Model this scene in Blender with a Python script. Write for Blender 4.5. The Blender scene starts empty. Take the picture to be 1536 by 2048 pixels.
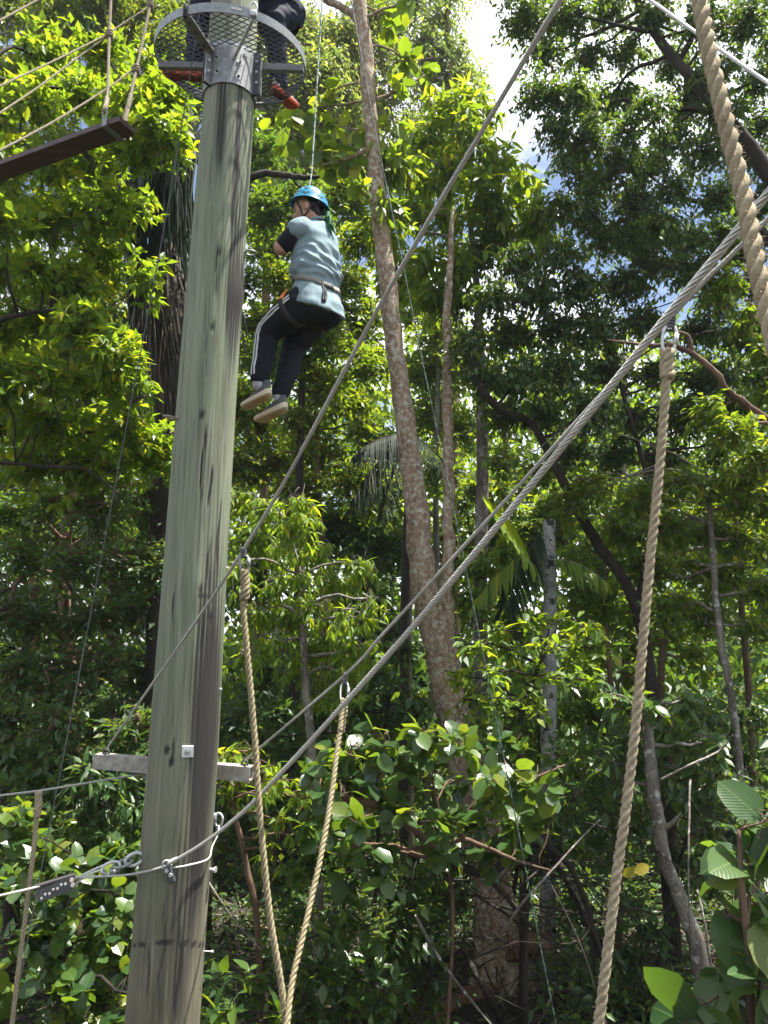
import bpy, bmesh, math, random
import numpy as np
from mathutils import Vector, Matrix, noise as mnoise

S = bpy.context.scene
COL = S.collection
rad = math.radians

# ------------------------------------------------------------------ camera
PITCH = 9.5
CAM = np.array([0.0, 0.0, 4.1])
FPX = 1490.0                      # focal length in pixels of the 1536 x 2048 photograph
cd = bpy.data.cameras.new('camera')
cam = bpy.data.objects.new('camera', cd)
COL.objects.link(cam)
cam.location = CAM
cam.rotation_euler = (rad(90 + PITCH), 0, 0)
cd.sensor_fit = 'VERTICAL'
cd.sensor_height = 24.0
cd.lens = 24.0 * FPX / 2048.0
cd.clip_start = 0.05
cd.clip_end = 500
S.camera = cam

# ------------------------------------------------------------------ daylight
SUN = Vector((0.28, 0.04, 0.959)).normalized()
w = bpy.data.worlds.new('World')
S.world = w
w.use_nodes = True
nt = w.node_tree
nt.nodes.clear()
wo = nt.nodes.new('ShaderNodeOutputWorld')
bg = nt.nodes.new('ShaderNodeBackground')
bg.inputs['Strength'].default_value = 0.062
sky = nt.nodes.new('ShaderNodeTexSky')
sky.sky_type = 'NISHITA'
sky.sun_disc = False
sky.sun_elevation = math.asin(SUN.z)
sky.sun_rotation = math.atan2(SUN.x, SUN.y)
sky.air_density = 1.0
sky.dust_density = 1.2
tc = nt.nodes.new('ShaderNodeTexCoord')
mp = nt.nodes.new('ShaderNodeMapping')
mp.inputs['Scale'].default_value = (1.0, 1.0, 1.6)
mp.inputs['Location'].default_value = (0.35, 0.1, 0.0)
nz = nt.nodes.new('ShaderNodeTexNoise')
nz.inputs['Scale'].default_value = 3.2
nz.inputs['Detail'].default_value = 9
nz.inputs['Roughness'].default_value = 0.55
cr = nt.nodes.new('ShaderNodeValToRGB')
cr.color_ramp.elements[0].position = 0.43
cr.color_ramp.elements[1].position = 0.57
mx = nt.nodes.new('ShaderNodeMix')
mx.data_type = 'RGBA'
mx.inputs[7].default_value = (9.5, 9.9, 10.5, 1)        # sunlit cloud
nt.links.new(tc.outputs['Generated'], mp.inputs['Vector'])
nt.links.new(mp.outputs['Vector'], nz.inputs['Vector'])
nt.links.new(nz.outputs['Fac'], cr.inputs['Fac'])
nt.links.new(cr.outputs['Color'], mx.inputs[0])
nt.links.new(sky.outputs['Color'], mx.inputs[6])
nt.links.new(mx.outputs[2], bg.inputs['Color'])
nt.links.new(bg.outputs['Background'], wo.inputs['Surface'])

sd = bpy.data.lights.new('sun', 'SUN')
sd.energy = 5.0
sd.angle = rad(0.53)
sd.color = (1.0, 0.95, 0.86)
sun = bpy.data.objects.new('sun', sd)
COL.objects.link(sun)
sun.rotation_euler = SUN.to_track_quat('Z', 'Y').to_euler()

S.view_settings.view_transform = 'Standard'
S.view_settings.look = 'None'
S.view_settings.gamma = 1
S.view_settings.use_curve_mapping = False
S.view_settings.exposure = 1.68
S.render.engine = 'CYCLES'
S.cycles.use_denoising = True
S.cycles.max_bounces = 6
S.cycles.diffuse_bounces = 4
S.cycles.glossy_bounces = 2
S.cycles.transmission_bounces = 4
S.cycles.transparent_max_bounces = 4
S.cycles.sample_clamp_indirect = 6
S.cycles.caustics_reflective = False
S.cycles.caustics_refractive = False

# ------------------------------------------------------------------ pixel to place
_cp, _sp = math.cos(rad(PITCH)), math.sin(rad(PITCH))
AX = np.array([1.0, 0, 0])
AU = np.array([0, -_sp, _cp])
AF = np.array([0, _cp, _sp])

def PD(px, py, d):                # point at depth d along the view axis
    return CAM + AX * ((px - 768) / FPX * d) + AU * ((1024 - py) / FPX * d) + AF * d

def depth_at(py, Y):
    return Y / (_cp - (1024 - py) / FPX * _sp)

def PY(px, py, Y):                # point in the upright plane Y metres ahead
    return PD(px, py, depth_at(py, Y))

def PZ(px, py, z):                # point on the level plane z
    r = AX * ((px - 768) / FPX) + AU * ((1024 - py) / FPX) + AF
    return CAM + r * ((z - CAM[2]) / r[2])

def to_px(p):
    v = np.asarray(p) - CAM
    d = v @ AF
    return 768 + (v @ AX) / d * FPX, 1024 - (v @ AU) / d * FPX, d

# ------------------------------------------------------------------ mesh building
def unit(v):
    v = np.asarray(v, float)
    return v / np.maximum(np.linalg.norm(v, axis=-1, keepdims=True), 1e-9)

class MB:
    def __init__(self):
        self.V, self.F3, self.F4, self.T, self.n = [], [], [], [], 0
    def add(self, v, f, tint=0.0):
        v = np.asarray(v, float).reshape(-1, 3)
        f = np.asarray(f, int)
        if len(v) == 0 or len(f) == 0:
            return
        (self.F3 if f.shape[1] == 3 else self.F4).append(f + self.n)
        self.V.append(v)
        self.T.append(np.full(len(v), tint) if np.isscalar(tint) else np.asarray(tint, float))
        self.n += len(v)
    def add2(self, v, f3, f4, tint=0.0):
        v = np.asarray(v, float).reshape(-1, 3)
        if len(f3): self.F3.append(np.asarray(f3, int) + self.n)
        if len(f4): self.F4.append(np.asarray(f4, int) + self.n)
        self.V.append(v)
        self.T.append(np.full(len(v), tint) if np.isscalar(tint) else np.asarray(tint, float))
        self.n += len(v)
    def mesh(self, name, mat=None, origin=(0, 0, 0), smooth=True, attr='tint'):
        me = bpy.data.meshes.new(name)
        v = np.concatenate(self.V) - np.asarray(origin, float)
        f3 = np.concatenate(self.F3) if self.F3 else np.zeros((0, 3), int)
        f4 = np.concatenate(self.F4) if self.F4 else np.zeros((0, 4), int)
        me.vertices.add(len(v))
        me.vertices.foreach_set('co', v.astype(np.float32).ravel())
        li = np.concatenate([f3.ravel(), f4.ravel()]).astype(np.int32)
        lt = np.concatenate([np.full(len(f3), 3), np.full(len(f4), 4)]).astype(np.int32)
        me.loops.add(len(li))
        me.loops.foreach_set('vertex_index', li)
        me.polygons.add(len(lt))
        me.polygons.foreach_set('loop_start', (np.cumsum(lt) - lt).astype(np.int32))
        me.polygons.foreach_set('loop_total', lt)
        me.polygons.foreach_set('use_smooth', np.full(len(lt), smooth))
        a = me.attributes.new(attr, 'FLOAT', 'POINT')
        a.data.foreach_set('value', np.concatenate(self.T).astype(np.float32))
        me.update(calc_edges=True)
        if mat: me.materials.append(mat)
        return me
    def build(self, name, mat=None, parent=None, smooth=True, origin=None):
        if origin is None:
            origin = ORG[parent.name] if parent else np.concatenate(self.V).mean(axis=0)
        me = self.mesh(name, mat, origin, smooth)
        o = bpy.data.objects.new(name, me)
        COL.objects.link(o)
        if parent:
            o.parent = parent
        else:
            o.location = origin
        ORG[o.name] = np.asarray(origin, float)
        return o

ORG = {}

def thing(name, label, cat, base, group=None):
    o = bpy.data.objects.new(name, None)
    o.empty_display_size = 0.1
    COL.objects.link(o)
    o.location = base
    o['label'] = label
    o['category'] = cat
    if group: o['group'] = group
    ORG[o.name] = np.asarray(base, float)
    return o

def tag(o, label=None, cat=None, group=None, kind=None):
    if label: o['label'] = label
    if cat: o['category'] = cat
    if group: o['group'] = group
    if kind: o['kind'] = kind
    return o

def frames(pts):
    p = np.asarray(pts, float)
    t = np.gradient(p, axis=0) if len(p) > 2 else np.repeat((p[-1:] - p[:1]), 2, 0)
    t = unit(t)
    ref = np.array([0, 0, 1.0]) if abs(t[0][2]) < 0.9 else np.array([1.0, 0, 0])
    u = unit(np.cross(t[0], ref))
    U = [u]
    for i in range(1, len(p)):
        u = u - t[i] * (u @ t[i])
        u = u / max(np.linalg.norm(u), 1e-9)
        U.append(u)
    U = np.array(U)
    return t, U, np.cross(t, U)

def tube(mb, pts, r, sides=6, cap=True, tint=0.0, wob=0.0, seed=0):
    p = np.asarray(pts, float)
    n = len(p)
    r = np.full(n, r) if np.isscalar(r) else np.asarray(r, float)
    t, U, W = frames(p)
    a = np.arange(sides) * 2 * np.pi / sides
    rr = np.repeat(r[:, None], sides, 1)
    if wob:
        g = np.random.default_rng(seed)
        rr = rr * (1 + wob * np.stack([np.sin(a * k + g.random() * 6 + np.arange(n)[:, None] * g.uniform(.2, .9)) for k in (1, 2, 3)]).sum(0) / 2
                   + wob * .5 * g.normal(size=(n, sides)))
    v = p[:, None] + rr[..., None] * (np.cos(a)[None, :, None] * U[:, None] + np.sin(a)[None, :, None] * W[:, None])
    v = v.reshape(-1, 3)
    i = np.arange(n - 1)[:, None] * sides
    j = np.arange(sides)[None]
    k = (j + 1) % sides
    f = np.stack([i + j, i + k, i + sides + k, i + sides + j], -1).reshape(-1, 4)
    if cap and sides >= 3:
        v = np.concatenate([v, p[:1], p[-1:]])
        c0, c1 = n * sides, n * sides + 1
        jj = np.arange(sides); kk = (jj + 1) % sides
        f3 = np.concatenate([np.stack([np.full(sides, c0), kk, jj], -1),
                             np.stack([np.full(sides, c1), (n - 1) * sides + jj, (n - 1) * sides + kk], -1)])
        mb.add2(v, f3, f, tint)
    else:
        mb.add(v, f, tint)

def smooth_path(pts, n=24):
    p = np.asarray(pts, float)
    m = len(p)
    if m < 3:
        s = np.linspace(0, 1, n)[:, None]
        return p[0] * (1 - s) + p[-1] * s
    q = np.concatenate([[2 * p[0] - p[1]], p, [2 * p[-1] - p[-2]]])
    out = []
    for s in np.linspace(0, m - 1 - 1e-6, n):
        i = int(s); f = s - i
        a, b, c, d = q[i], q[i + 1], q[i + 2], q[i + 3]
        out.append(.5 * (2 * b + (c - a) * f + (2 * a - 5 * b + 4 * c - d) * f * f + (3 * b - a - 3 * c + d) * f ** 3))
    return np.array(out)

def box(mb, c, ax, ay, az, hx, hy, hz, tint=0.0, bev=0.0):
    """box with half sizes h along the unit axes a; bev chamfers all edges"""
    c = np.asarray(c, float)
    A = np.stack([np.asarray(ax, float) * 1, np.asarray(ay, float) * 1, np.asarray(az, float) * 1])
    h = np.array([hx, hy, hz], float)
    if bev <= 0:
        s = np.array([[x, y, z] for x in (-1, 1) for y in (-1, 1) for z in (-1, 1)], float)
        v = c + (s * h) @ A
        f = [(0, 1, 3, 2), (4, 6, 7, 5), (0, 4, 5, 1), (2, 3, 7, 6), (0, 2, 6, 4), (1, 5, 7, 3)]
        mb.add(v, f, tint)
        return
    bm = bmesh.new()
    bmesh.ops.create_cube(bm, size=2)
    for vv in bm.verts: vv.co = Vector((vv.co.x * h[0], vv.co.y * h[1], vv.co.z * h[2]))
    bmesh.ops.bevel(bm, geom=bm.edges[:], offset=bev, segments=1, affect='EDGES')
    add_bm(mb, bm, lambda P: c + P @ A, tint)

def add_bm(mb, bm, fn=None, tint=0.0):
    bm.verts.index_update()
    v = np.array([vv.co[:] for vv in bm.verts])
    if fn is not None: v = fn(v)
    f3, f4 = [], []
    for f in bm.faces:
        ix = [q.index for q in f.verts]
        if len(ix) == 3: f3.append(ix)
        elif len(ix) == 4: f4.append(ix)
        else:
            for k in range(1, len(ix) - 1): f3.append([ix[0], ix[k], ix[k + 1]])
    mb.add2(v, f3, f4, tint)
    bm.free()

def disc(mb, c, n, r, h, sides=12, tint=0.0):
    c = np.asarray(c, float); n = unit(n)
    tube(mb, [c, c + n * h], r, sides, True, tint)

def prism(mb, poly, c, ax, ay, az, h, tint=0.0):
    """polygon (2D, ccw) in the plane ax, ay, thickness h along az"""
    poly = np.asarray(poly, float); c = np.asarray(c, float)
    a = c + poly[:, :1] * np.asarray(ax) + poly[:, 1:] * np.asarray(ay)
    b = a + np.asarray(az) * h
    n = len(poly)
    v = np.concatenate([a, b, [a.mean(0)], [b.mean(0)]])
    j = np.arange(n); k = (j + 1) % n
    f4 = np.stack([j, k, k + n, j + n], -1)
    f3 = np.concatenate([np.stack([np.full(n, 2 * n), k, j], -1), np.stack([np.full(n, 2 * n + 1), j + n, k + n], -1)])
    mb.add2(v, f3, f4, tint)

# ------------------------------------------------------------------ materials
class NT:
    def __init__(self, name):
        self.m = bpy.data.materials.new(name)
        self.m.use_nodes = True
        self.t = self.m.node_tree
        self.b = self.t.nodes['Principled BSDF']
        self.out = self.t.nodes['Material Output']
    def n(self, typ, **kw):
        x = self.t.nodes.new(typ)
        for k, v in kw.items(): setattr(x, k, v)
        return x
    def l(self, a, b): self.t.links.new(a, b)
    def val(self, node, **kw):
        for k, v in kw.items(): node.inputs[k.replace('_', ' ')].default_value = v
        return node
    def noise(self, scale, detail=4, rough=.5, vec=None, sc=None, dist=0):
        x = self.n('ShaderNodeTexNoise')
        x.inputs['Scale'].default_value = scale
        x.inputs['Detail'].default_value = detail
        x.inputs['Roughness'].default_value = rough
        x.inputs['Distortion'].default_value = dist
        v = vec or self.coord()
        if sc:
            mpn = self.n('ShaderNodeMapping')
            mpn.inputs['Scale'].default_value = sc
            self.l(v, mpn.inputs['Vector']); v = mpn.outputs['Vector']
        self.l(v, x.inputs['Vector'])
        return x.outputs['Fac']
    def coord(self, which='Object'):
        return self.n('ShaderNodeTexCoord').outputs[which]
    def ramp(self, fac, stops):
        x = self.n('ShaderNodeValToRGB')
        e = x.color_ramp.elements
        while len(e) < len(stops): e.new(0.5)
        for i, (p, c) in enumerate(stops):
            e[i].position = p
            e[i].color = (*c, 1) if not np.isscalar(c) else (c, c, c, 1)
        self.l(fac, x.inputs['Fac'])
        return x.outputs['Color']
    def mix(self, fac, a, b, mode='MIX'):
        x = self.n('ShaderNodeMix', data_type='RGBA', blend_type=mode)
        for s, v in ((0, fac), (6, a), (7, b)):
            if hasattr(v, 'is_output'): self.l(v, x.inputs[s])
            elif s == 0: x.inputs[0].default_value = v
            else: x.inputs[s].default_value = (*v, 1)
        return x.outputs[2]
    def bump(self, h, strength=.4, dist=.01):
        x = self.n('ShaderNodeBump')
        x.inputs['Strength'].default_value = strength
        x.inputs['Distance'].default_value = dist
        self.l(h, x.inputs['Height'])
        self.l(x.outputs['Normal'], self.b.inputs['Normal'])
    def base(self, c):
        if hasattr(c, 'is_output'): self.l(c, self.b.inputs['Base Color'])
        else: self.b.inputs['Base Color'].default_value = (*c, 1)
    def attr(self, name):
        x = self.n('ShaderNodeAttribute'); x.attribute_name = name
        return x.outputs['Fac']

def plain(name, col, rough=.6, metal=0, var=.25, scale=30, bump=.2, spec=.4):
    t = NT(name)
    f = t.noise(scale, 5, .6)
    c = np.array(col)
    t.base(t.ramp(f, [(.25, tuple(c * (1 - var))), (.75, tuple(np.minimum(c * (1 + var), 1)))]))
    t.b.inputs['Roughness'].default_value = rough
    t.b.inputs['Metallic'].default_value = metal
    t.b.inputs['Specular IOR Level'].default_value = spec
    if bump: t.bump(f, bump, .004)
    return t.m

FINEMAT = {}
def leaf_mat(name, dark, base, light, trans, rough=.42, tfac=.45, spec=.5, fine=False):
    """tint (per leaf) picks dark..base..light; the light passes through as trans; fine adds veins and blemishes to single leaves"""
    t = NT(name)
    oi = t.n('ShaderNodeObjectInfo')
    ad = t.n('ShaderNodeMath', operation='ADD')
    t.l(t.attr('tint'), ad.inputs[0]); t.l(oi.outputs['Random'], ad.inputs[1])
    fr = t.n('ShaderNodeMath', operation='FRACT'); t.l(ad.outputs[0], fr.inputs[0])
    c = t.ramp(fr.outputs[0], [(0, dark), (.45, base), (.93, light), (1.0, (light[0] * 2.0, light[1] * 1.25, light[2]))])
    tc_ = np.array(trans)
    c2 = t.ramp(fr.outputs[0], [(0, tuple(tc_ * .55)), (.5, tuple(tc_)), (1.0, (tc_[0] * 1.6, tc_[1] * 1.15, tc_[2]))])
    if fine:
        sep = t.n('ShaderNodeSeparateXYZ'); t.l(t.coord(), sep.inputs[0])
        ab = t.n('ShaderNodeMath', operation='ABSOLUTE'); t.l(sep.outputs[1], ab.inputs[0])
        q = t.n('ShaderNodeMath', operation='MULTIPLY_ADD'); t.l(ab.outputs[0], q.inputs[0]); q.inputs[1].default_value = -.85; t.l(sep.outputs[0], q.inputs[2])
        sn = t.n('ShaderNodeMath', operation='MULTIPLY'); t.l(q.outputs[0], sn.inputs[0]); sn.inputs[1].default_value = 84
        si = t.n('ShaderNodeMath', operation='SINE'); t.l(sn.outputs[0], si.inputs[0])
        v1 = t.ramp(si.outputs[0], [(.80, 0.0), (1.0, .22)])
        v2 = t.ramp(ab.outputs[0], [(.005, .7), (.014, 0.0)])
        vv = t.n('ShaderNodeMath', operation='MAXIMUM'); t.l(v1, vv.inputs[0]); t.l(v2, vv.inputs[1])
        li = tuple(np.minimum(np.array(light) * 1.7 + .02, 1))
        c = t.mix(vv.outputs[0], c, li)
        oloc = t.n('ShaderNodeVectorMath', operation='ADD'); t.l(t.coord(), oloc.inputs[0]); t.l(oi.outputs['Location'], oloc.inputs[1])
        sp_ = t.noise(5, 4, .65, vec=oloc.outputs[0])
        m = t.ramp(sp_, [(.62, 0.0), (.70, .85)])
        c = t.mix(m, c, (.13, .085, .03)); c2 = t.mix(m, c2, (.10, .05, .01))
        c2 = t.mix(vv.outputs[0], c2, tuple(tc_ * .5))
        t.bump(si.outputs[0], .12, .004)
    t.base(c)
    t.b.inputs['Roughness'].default_value = rough
    t.b.inputs['Specular IOR Level'].default_value = spec
    tr = t.n('ShaderNodeBsdfTranslucent')
    t.l(c2, tr.inputs['Color'])
    ms = t.n('ShaderNodeMixShader'); ms.inputs[0].default_value = tfac
    t.l(t.b.outputs[0], ms.inputs[1]); t.l(tr.outputs[0], ms.inputs[2])
    t.l(ms.outputs[0], t.out.inputs['Surface'])
    if not fine:
        FINEMAT[t.m.name] = leaf_mat(name + ' single', dark, base, light, trans, rough, tfac, spec, True)
    return t.m

def bark_mat(name, cols, scale=6, stretch=.35, lichen=None, lthr=(.52, .6), bump=.6):
    t = NT(name)
    f = t.noise(scale, 8, .62, sc=(1, 1, stretch))
    c = t.ramp(f, [(.28, cols[0]), (.5, cols[1]), (.72, cols[2])])
    if lichen:
        m = t.noise(scale * 1.7, 7, .65)
        c = t.mix(t.ramp(m, [(lthr[0], 0.0), (lthr[1], 1.0)]), c, lichen)
        m2 = t.noise(scale * 9, 3, .6)
        c = t.mix(t.ramp(m2, [(.36, .75), (.46, 0.0)]), c, tuple(np.array(cols[0]) * .5))
    t.base(c)
    t.b.inputs['Roughness'].default_value = .85
    t.b.inputs['Specular IOR Level'].default_value = .25
    h = t.noise(scale * 4, 6, .6, sc=(1, 1, .3))
    t.bump(h, bump, .02)
    return t.m

M = {}
M['bark_main'] = bark_mat('trunk bark', [(.10, .062, .038), (.25, .165, .105), (.36, .26, .17)], 9, .35, (.48, .44, .35), (.46, .64))
M['bark_grey'] = bark_mat('grey bark', [(.06, .05, .04), (.16, .14, .115), (.27, .25, .21)], 6, .35, (.45, .44, .4), (.55, .64))
M['bark_palm'] = bark_mat('pale banded bark', [(.10, .10, .085), (.25, .25, .23), (.38, .38, .35)], 5, 1.5, (.03, .03, .025), (.55, .6), .4)
M['bark_brown'] = bark_mat('brown bark', [(.05, .03, .02), (.12, .075, .05), (.2, .13, .09)], 7, .3)
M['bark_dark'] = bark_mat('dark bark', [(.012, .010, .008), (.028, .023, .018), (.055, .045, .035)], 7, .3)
M['bark_red'] = bark_mat('reddish bark', [(.07, .035, .022), (.16, .085, .055), (.26, .15, .1)], 7, .4)
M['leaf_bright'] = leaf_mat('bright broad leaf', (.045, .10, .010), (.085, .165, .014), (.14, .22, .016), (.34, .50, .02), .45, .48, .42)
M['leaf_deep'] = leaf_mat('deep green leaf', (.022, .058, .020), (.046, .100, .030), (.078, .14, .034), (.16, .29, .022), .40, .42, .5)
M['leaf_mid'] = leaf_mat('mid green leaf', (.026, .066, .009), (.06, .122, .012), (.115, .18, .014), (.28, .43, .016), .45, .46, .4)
M['leaf_feather'] = leaf_mat('feathery light leaf', (.07, .125, .028), (.115, .185, .04), (.15, .225, .05), (.36, .50, .07), .5, .5)
M['leaf_bush'] = leaf_mat('glossy bush leaf', (.022, .058, .02), (.042, .09, .024), (.08, .14, .022), (.22, .36, .02), .3, .4, .6)
M['leaf_droop'] = leaf_mat('drooping young leaf', (.06, .125, .012), (.115, .195, .016), (.165, .245, .02), (.44, .62, .025), .45, .52, .35)
M['leaf_yellow'] = leaf_mat('yellowing leaf', (.10, .11, .015), (.2, .2, .02), (.33, .26, .02), (.5, .46, .02), .4, .5)
M['leaf_dry'] = leaf_mat('dry fallen leaf', (.025, .017, .010), (.06, .04, .024), (.12, .085, .05), (.06, .035, .015), .6, .2)
M['frond_dry'] = leaf_mat('dry frond', (.022, .018, .014), (.05, .04, .031), (.09, .073, .056), (.03, .024, .018), .7, .15)
M['frond_dark'] = leaf_mat('dark palm frond', (.008, .016, .010), (.013, .026, .014), (.022, .04, .016), (.025, .05, .01), .55, .2, .2)
# ------------------------------------------------------------------ leaf shapes: x along the leaf, z its upper side
def leaf_shape(stations, w, fold, sag, wave=0.0, seed=0):
    """stations: list of (x, half width share); returns verts, tris, quads"""
    g = np.random.default_rng(seed)
    V = [(0, 0, 0)]
    for i, (x, h) in enumerate(stations):
        z = -sag * x * x
        dz = wave * (1 if i % 2 else -1)
        V += [(x, h * w, z + fold * h + dz), (x, 0, z), (x, -h * w, z + fold * h - dz * .6)]
    V.append((1, 0, -sag))
    n = len(stations)
    f3 = [(0, 2, 1), (0, 3, 2)]
    f4 = []
    for i in range(n - 1):
        a, b = 1 + 3 * i, 4 + 3 * i
        f4 += [(a, a + 1, b + 1, b), (a + 1, a + 2, b + 2, b + 1)]
    a = 1 + 3 * (n - 1)
    e = len(V) - 1
    f3 += [(a, a + 1, e), (a + 1, a + 2, e)]
    return np.array(V, float), np.array(f3), np.array(f4).reshape(-1, 4)

LEAF = {
    'ovate': leaf_shape([(.28, .5), (.66, .42)], .46, .09, .18),
    'long': leaf_shape([(.3, .5), (.65, .42)], .26, .06, .28),
    'round': leaf_shape([(.22, .44), (.68, .48)], .62, .07, .14),
    'lite': (np.array([(0, 0, 0), (.42, .23, .04), (.45, 0, -.03), (.42, -.23, .04), (1, 0, -.17)]), np.array([(0, 2, 1), (0, 3, 2), (1, 2, 4), (2, 3, 4)]), np.zeros((0, 4), int)),
    'thin': (np.array([(0, 0, 0), (.45, .07, .02), (1, 0, -.12), (.45, -.07, .02)]), np.array([(0, 2, 1), (0, 3, 2)]), np.zeros((0, 4), int)),
    'far': (np.array([(0, 0, 0), (.45, .24, .05), (1, 0, -.12), (.45, -.24, .05)]), np.array([(0, 2, 1), (0, 3, 2)]), np.zeros((0, 4), int)),
}
FINE = {   # single leaves: more stations, a stalk and a waved edge
    'ovate': leaf_shape([(.03, .03), (.16, .34), (.36, .52), (.6, .46), (.82, .24)], .46, .1, .2, .016),
    'long': leaf_shape([(.03, .03), (.16, .3), (.38, .5), (.62, .45), (.84, .22)], .27, .07, .3, .01),
    'round': leaf_shape([(.04, .03), (.15, .36), (.36, .52), (.62, .52), (.85, .33)], .64, .10, .20, .028),
}

def leaf_cloud(mb, shape, P, A, N, s, tint):
    v, f3, f4 = LEAF[shape]
    n, m = len(P), len(v)
    if n == 0: return
    A = unit(A)
    N = unit(N - A * (N * A).sum(-1, keepdims=True))
    B = np.cross(N, A) * (.72 + .5 * ((np.arange(n) * .6180339) % 1))[:, None]
    w = P[:, None] + s[:, None, None] * (v[None, :, :1] * A[:, None] + v[None, :, 1:2] * B[:, None] + v[None, :, 2:] * N[:, None])
    off = (np.arange(n) * m)[:, None, None]
    mb.add2(w.reshape(-1, 3), (f3[None] + off).reshape(-1, 3), (f4[None] + off).reshape(-1, 4) if len(f4) else [], np.repeat(tint, m))

def twig_tubes(mb, paths, r0, r1):
    """paths (n, k, 3): three-sided tapering twigs"""
    n, k, _ = paths.shape
    t = unit(np.gradient(paths, axis=1))
    u = unit(np.cross(t, np.array([.31, .62, .72])))
    w = np.cross(t, u)
    r = np.linspace(r0, r1, k)[None, :, None, None]
    a = np.arange(3) * 2 * np.pi / 3
    v = paths[:, :, None] + r * (np.cos(a)[None, None, :, None] * u[:, :, None] + np.sin(a)[None, None, :, None] * w[:, :, None])
    i = np.arange(n)[:, None, None] * (k * 3) + np.arange(k - 1)[None, :, None] * 3
    j = np.arange(3)[None, None]
    q = (j + 1) % 3
    f = np.stack([i + j, i + q, i + 3 + q, i + 3 + j], -1).reshape(-1, 4)
    mb.add(v.reshape(-1, 3), f)

SPEC = dict(L=.12, tw=.5, k=9, mode='rank', shape='ovate', W=.46, droop=.25, ta=.6, sa=.8, da=.15, ra=.35, rn=.45, up=.15, out=.7, jit=.6, shell=.5, svar=.35)

COVER = 2.5
def gen_leaves(g, blobs, sp):
    s = dict(SPEC); s.update(sp)
    allP, allA, allN, allS, allT, tws = [], [], [], [], [], []
    for (c, R, cov) in blobs:
        R = np.asarray(R, float)
        k = s['k']
        nl = cov * COVER * np.pi * R[0] * R[2] / (s['W'] * .62 * s['L'] ** 2 * .62)
        n = max(2, int(nl / k))
        u = unit(g.normal(size=(n, 3)))
        ra_ = g.random(n) ** s['shell']
        b = c + R * u * ra_[:, None] * .85
        d = unit(u * s['out'] + g.normal(size=(n, 3)) * s['jit'] + np.array([0, 0, s['up']]))
        L = s['tw'] * g.uniform(.55, 1.3, n)
        b = b - d * L[:, None] * .6
        if s['mode'] == 'rosette':
            t = np.where(np.arange(k) < k * .35, .35 + .5 * np.arange(k) / k, .86 + .14 * np.arange(k) / k)
        else:
            t = (np.arange(k) + .9) / k
        tt = t[None, :, None]
        D = d[:, None]; LL = L[:, None, None]
        z = np.array([0, 0, 1.0])
        P = b[:, None] + D * LL * tt - z * s['droop'] * LL * tt ** 2
        T = unit(D - z * 2 * s['droop'] * tt)
        side = unit(np.cross(T, z + .01))
        upv = np.cross(side, T)
        if s['mode'] == 'rosette':
            ph = (np.arange(k) * 2.4)[None, :, None] + g.random((n, 1, 1)) * 6.3
        else:
            ph = np.where(np.arange(k) % 2 == 0, 0, np.pi)[None, :, None] + g.normal(size=(n, k, 1)) * .25
        sd_ = side * np.cos(ph) + upv * np.sin(ph)
        A = unit(T * s['ta'] + sd_ * s['sa'] - z * s['da'] + g.normal(size=(n, k, 3)) * s['ra'])
        N = z + upv * .4 + g.normal(size=(n, k, 3)) * s['rn']
        S_ = s['L'] * g.uniform(1 - s['svar'], 1 + s['svar'], (n, k))
        T_ = np.clip(g.normal(.42, .2, (n, k)) + g.normal(0, .13, (n, 1)) + g.normal(0, .1), 0, .985)
        if s.get('old'):
            m = g.random((n, k)) < s['old']
            T_ = np.where(m, g.uniform(.95, .995, (n, k)), T_)
        allP.append(P.reshape(-1, 3)); allA.append(A.reshape(-1, 3)); allN.append(N.reshape(-1, 3))
        allS.append(S_.ravel()); allT.append(T_.ravel())
        ts = np.array([0, .5, 1.0])[None, :, None]
        tws.append(b[:, None] + D * LL * ts - z * s['droop'] * LL * ts ** 2)
    return (np.concatenate(allP), np.concatenate(allA), np.concatenate(allN), np.concatenate(allS), np.concatenate(allT), np.concatenate(tws))

def blob(px, py, Y, rp, cov=1.6, flat=1.0, deep=1.0):
    d = depth_at(py, Y)
    r = rp / FPX * d
    return (PD(px, py, d), (r, r * deep, r * flat), cov)

def skeleton_points(lines):
    P, R = [], []
    for ln in lines:
        p = np.array([q[0] for q in ln]); r = np.array([q[1] for q in ln])
        k = max(8, len(p) * 5)
        sp_ = smooth_path(p, k)
        P.append(sp_); R.append(np.interp(np.linspace(0, 1, k), np.linspace(0, 1, len(r)), r))
    return np.concatenate(P), np.concatenate(R)

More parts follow.
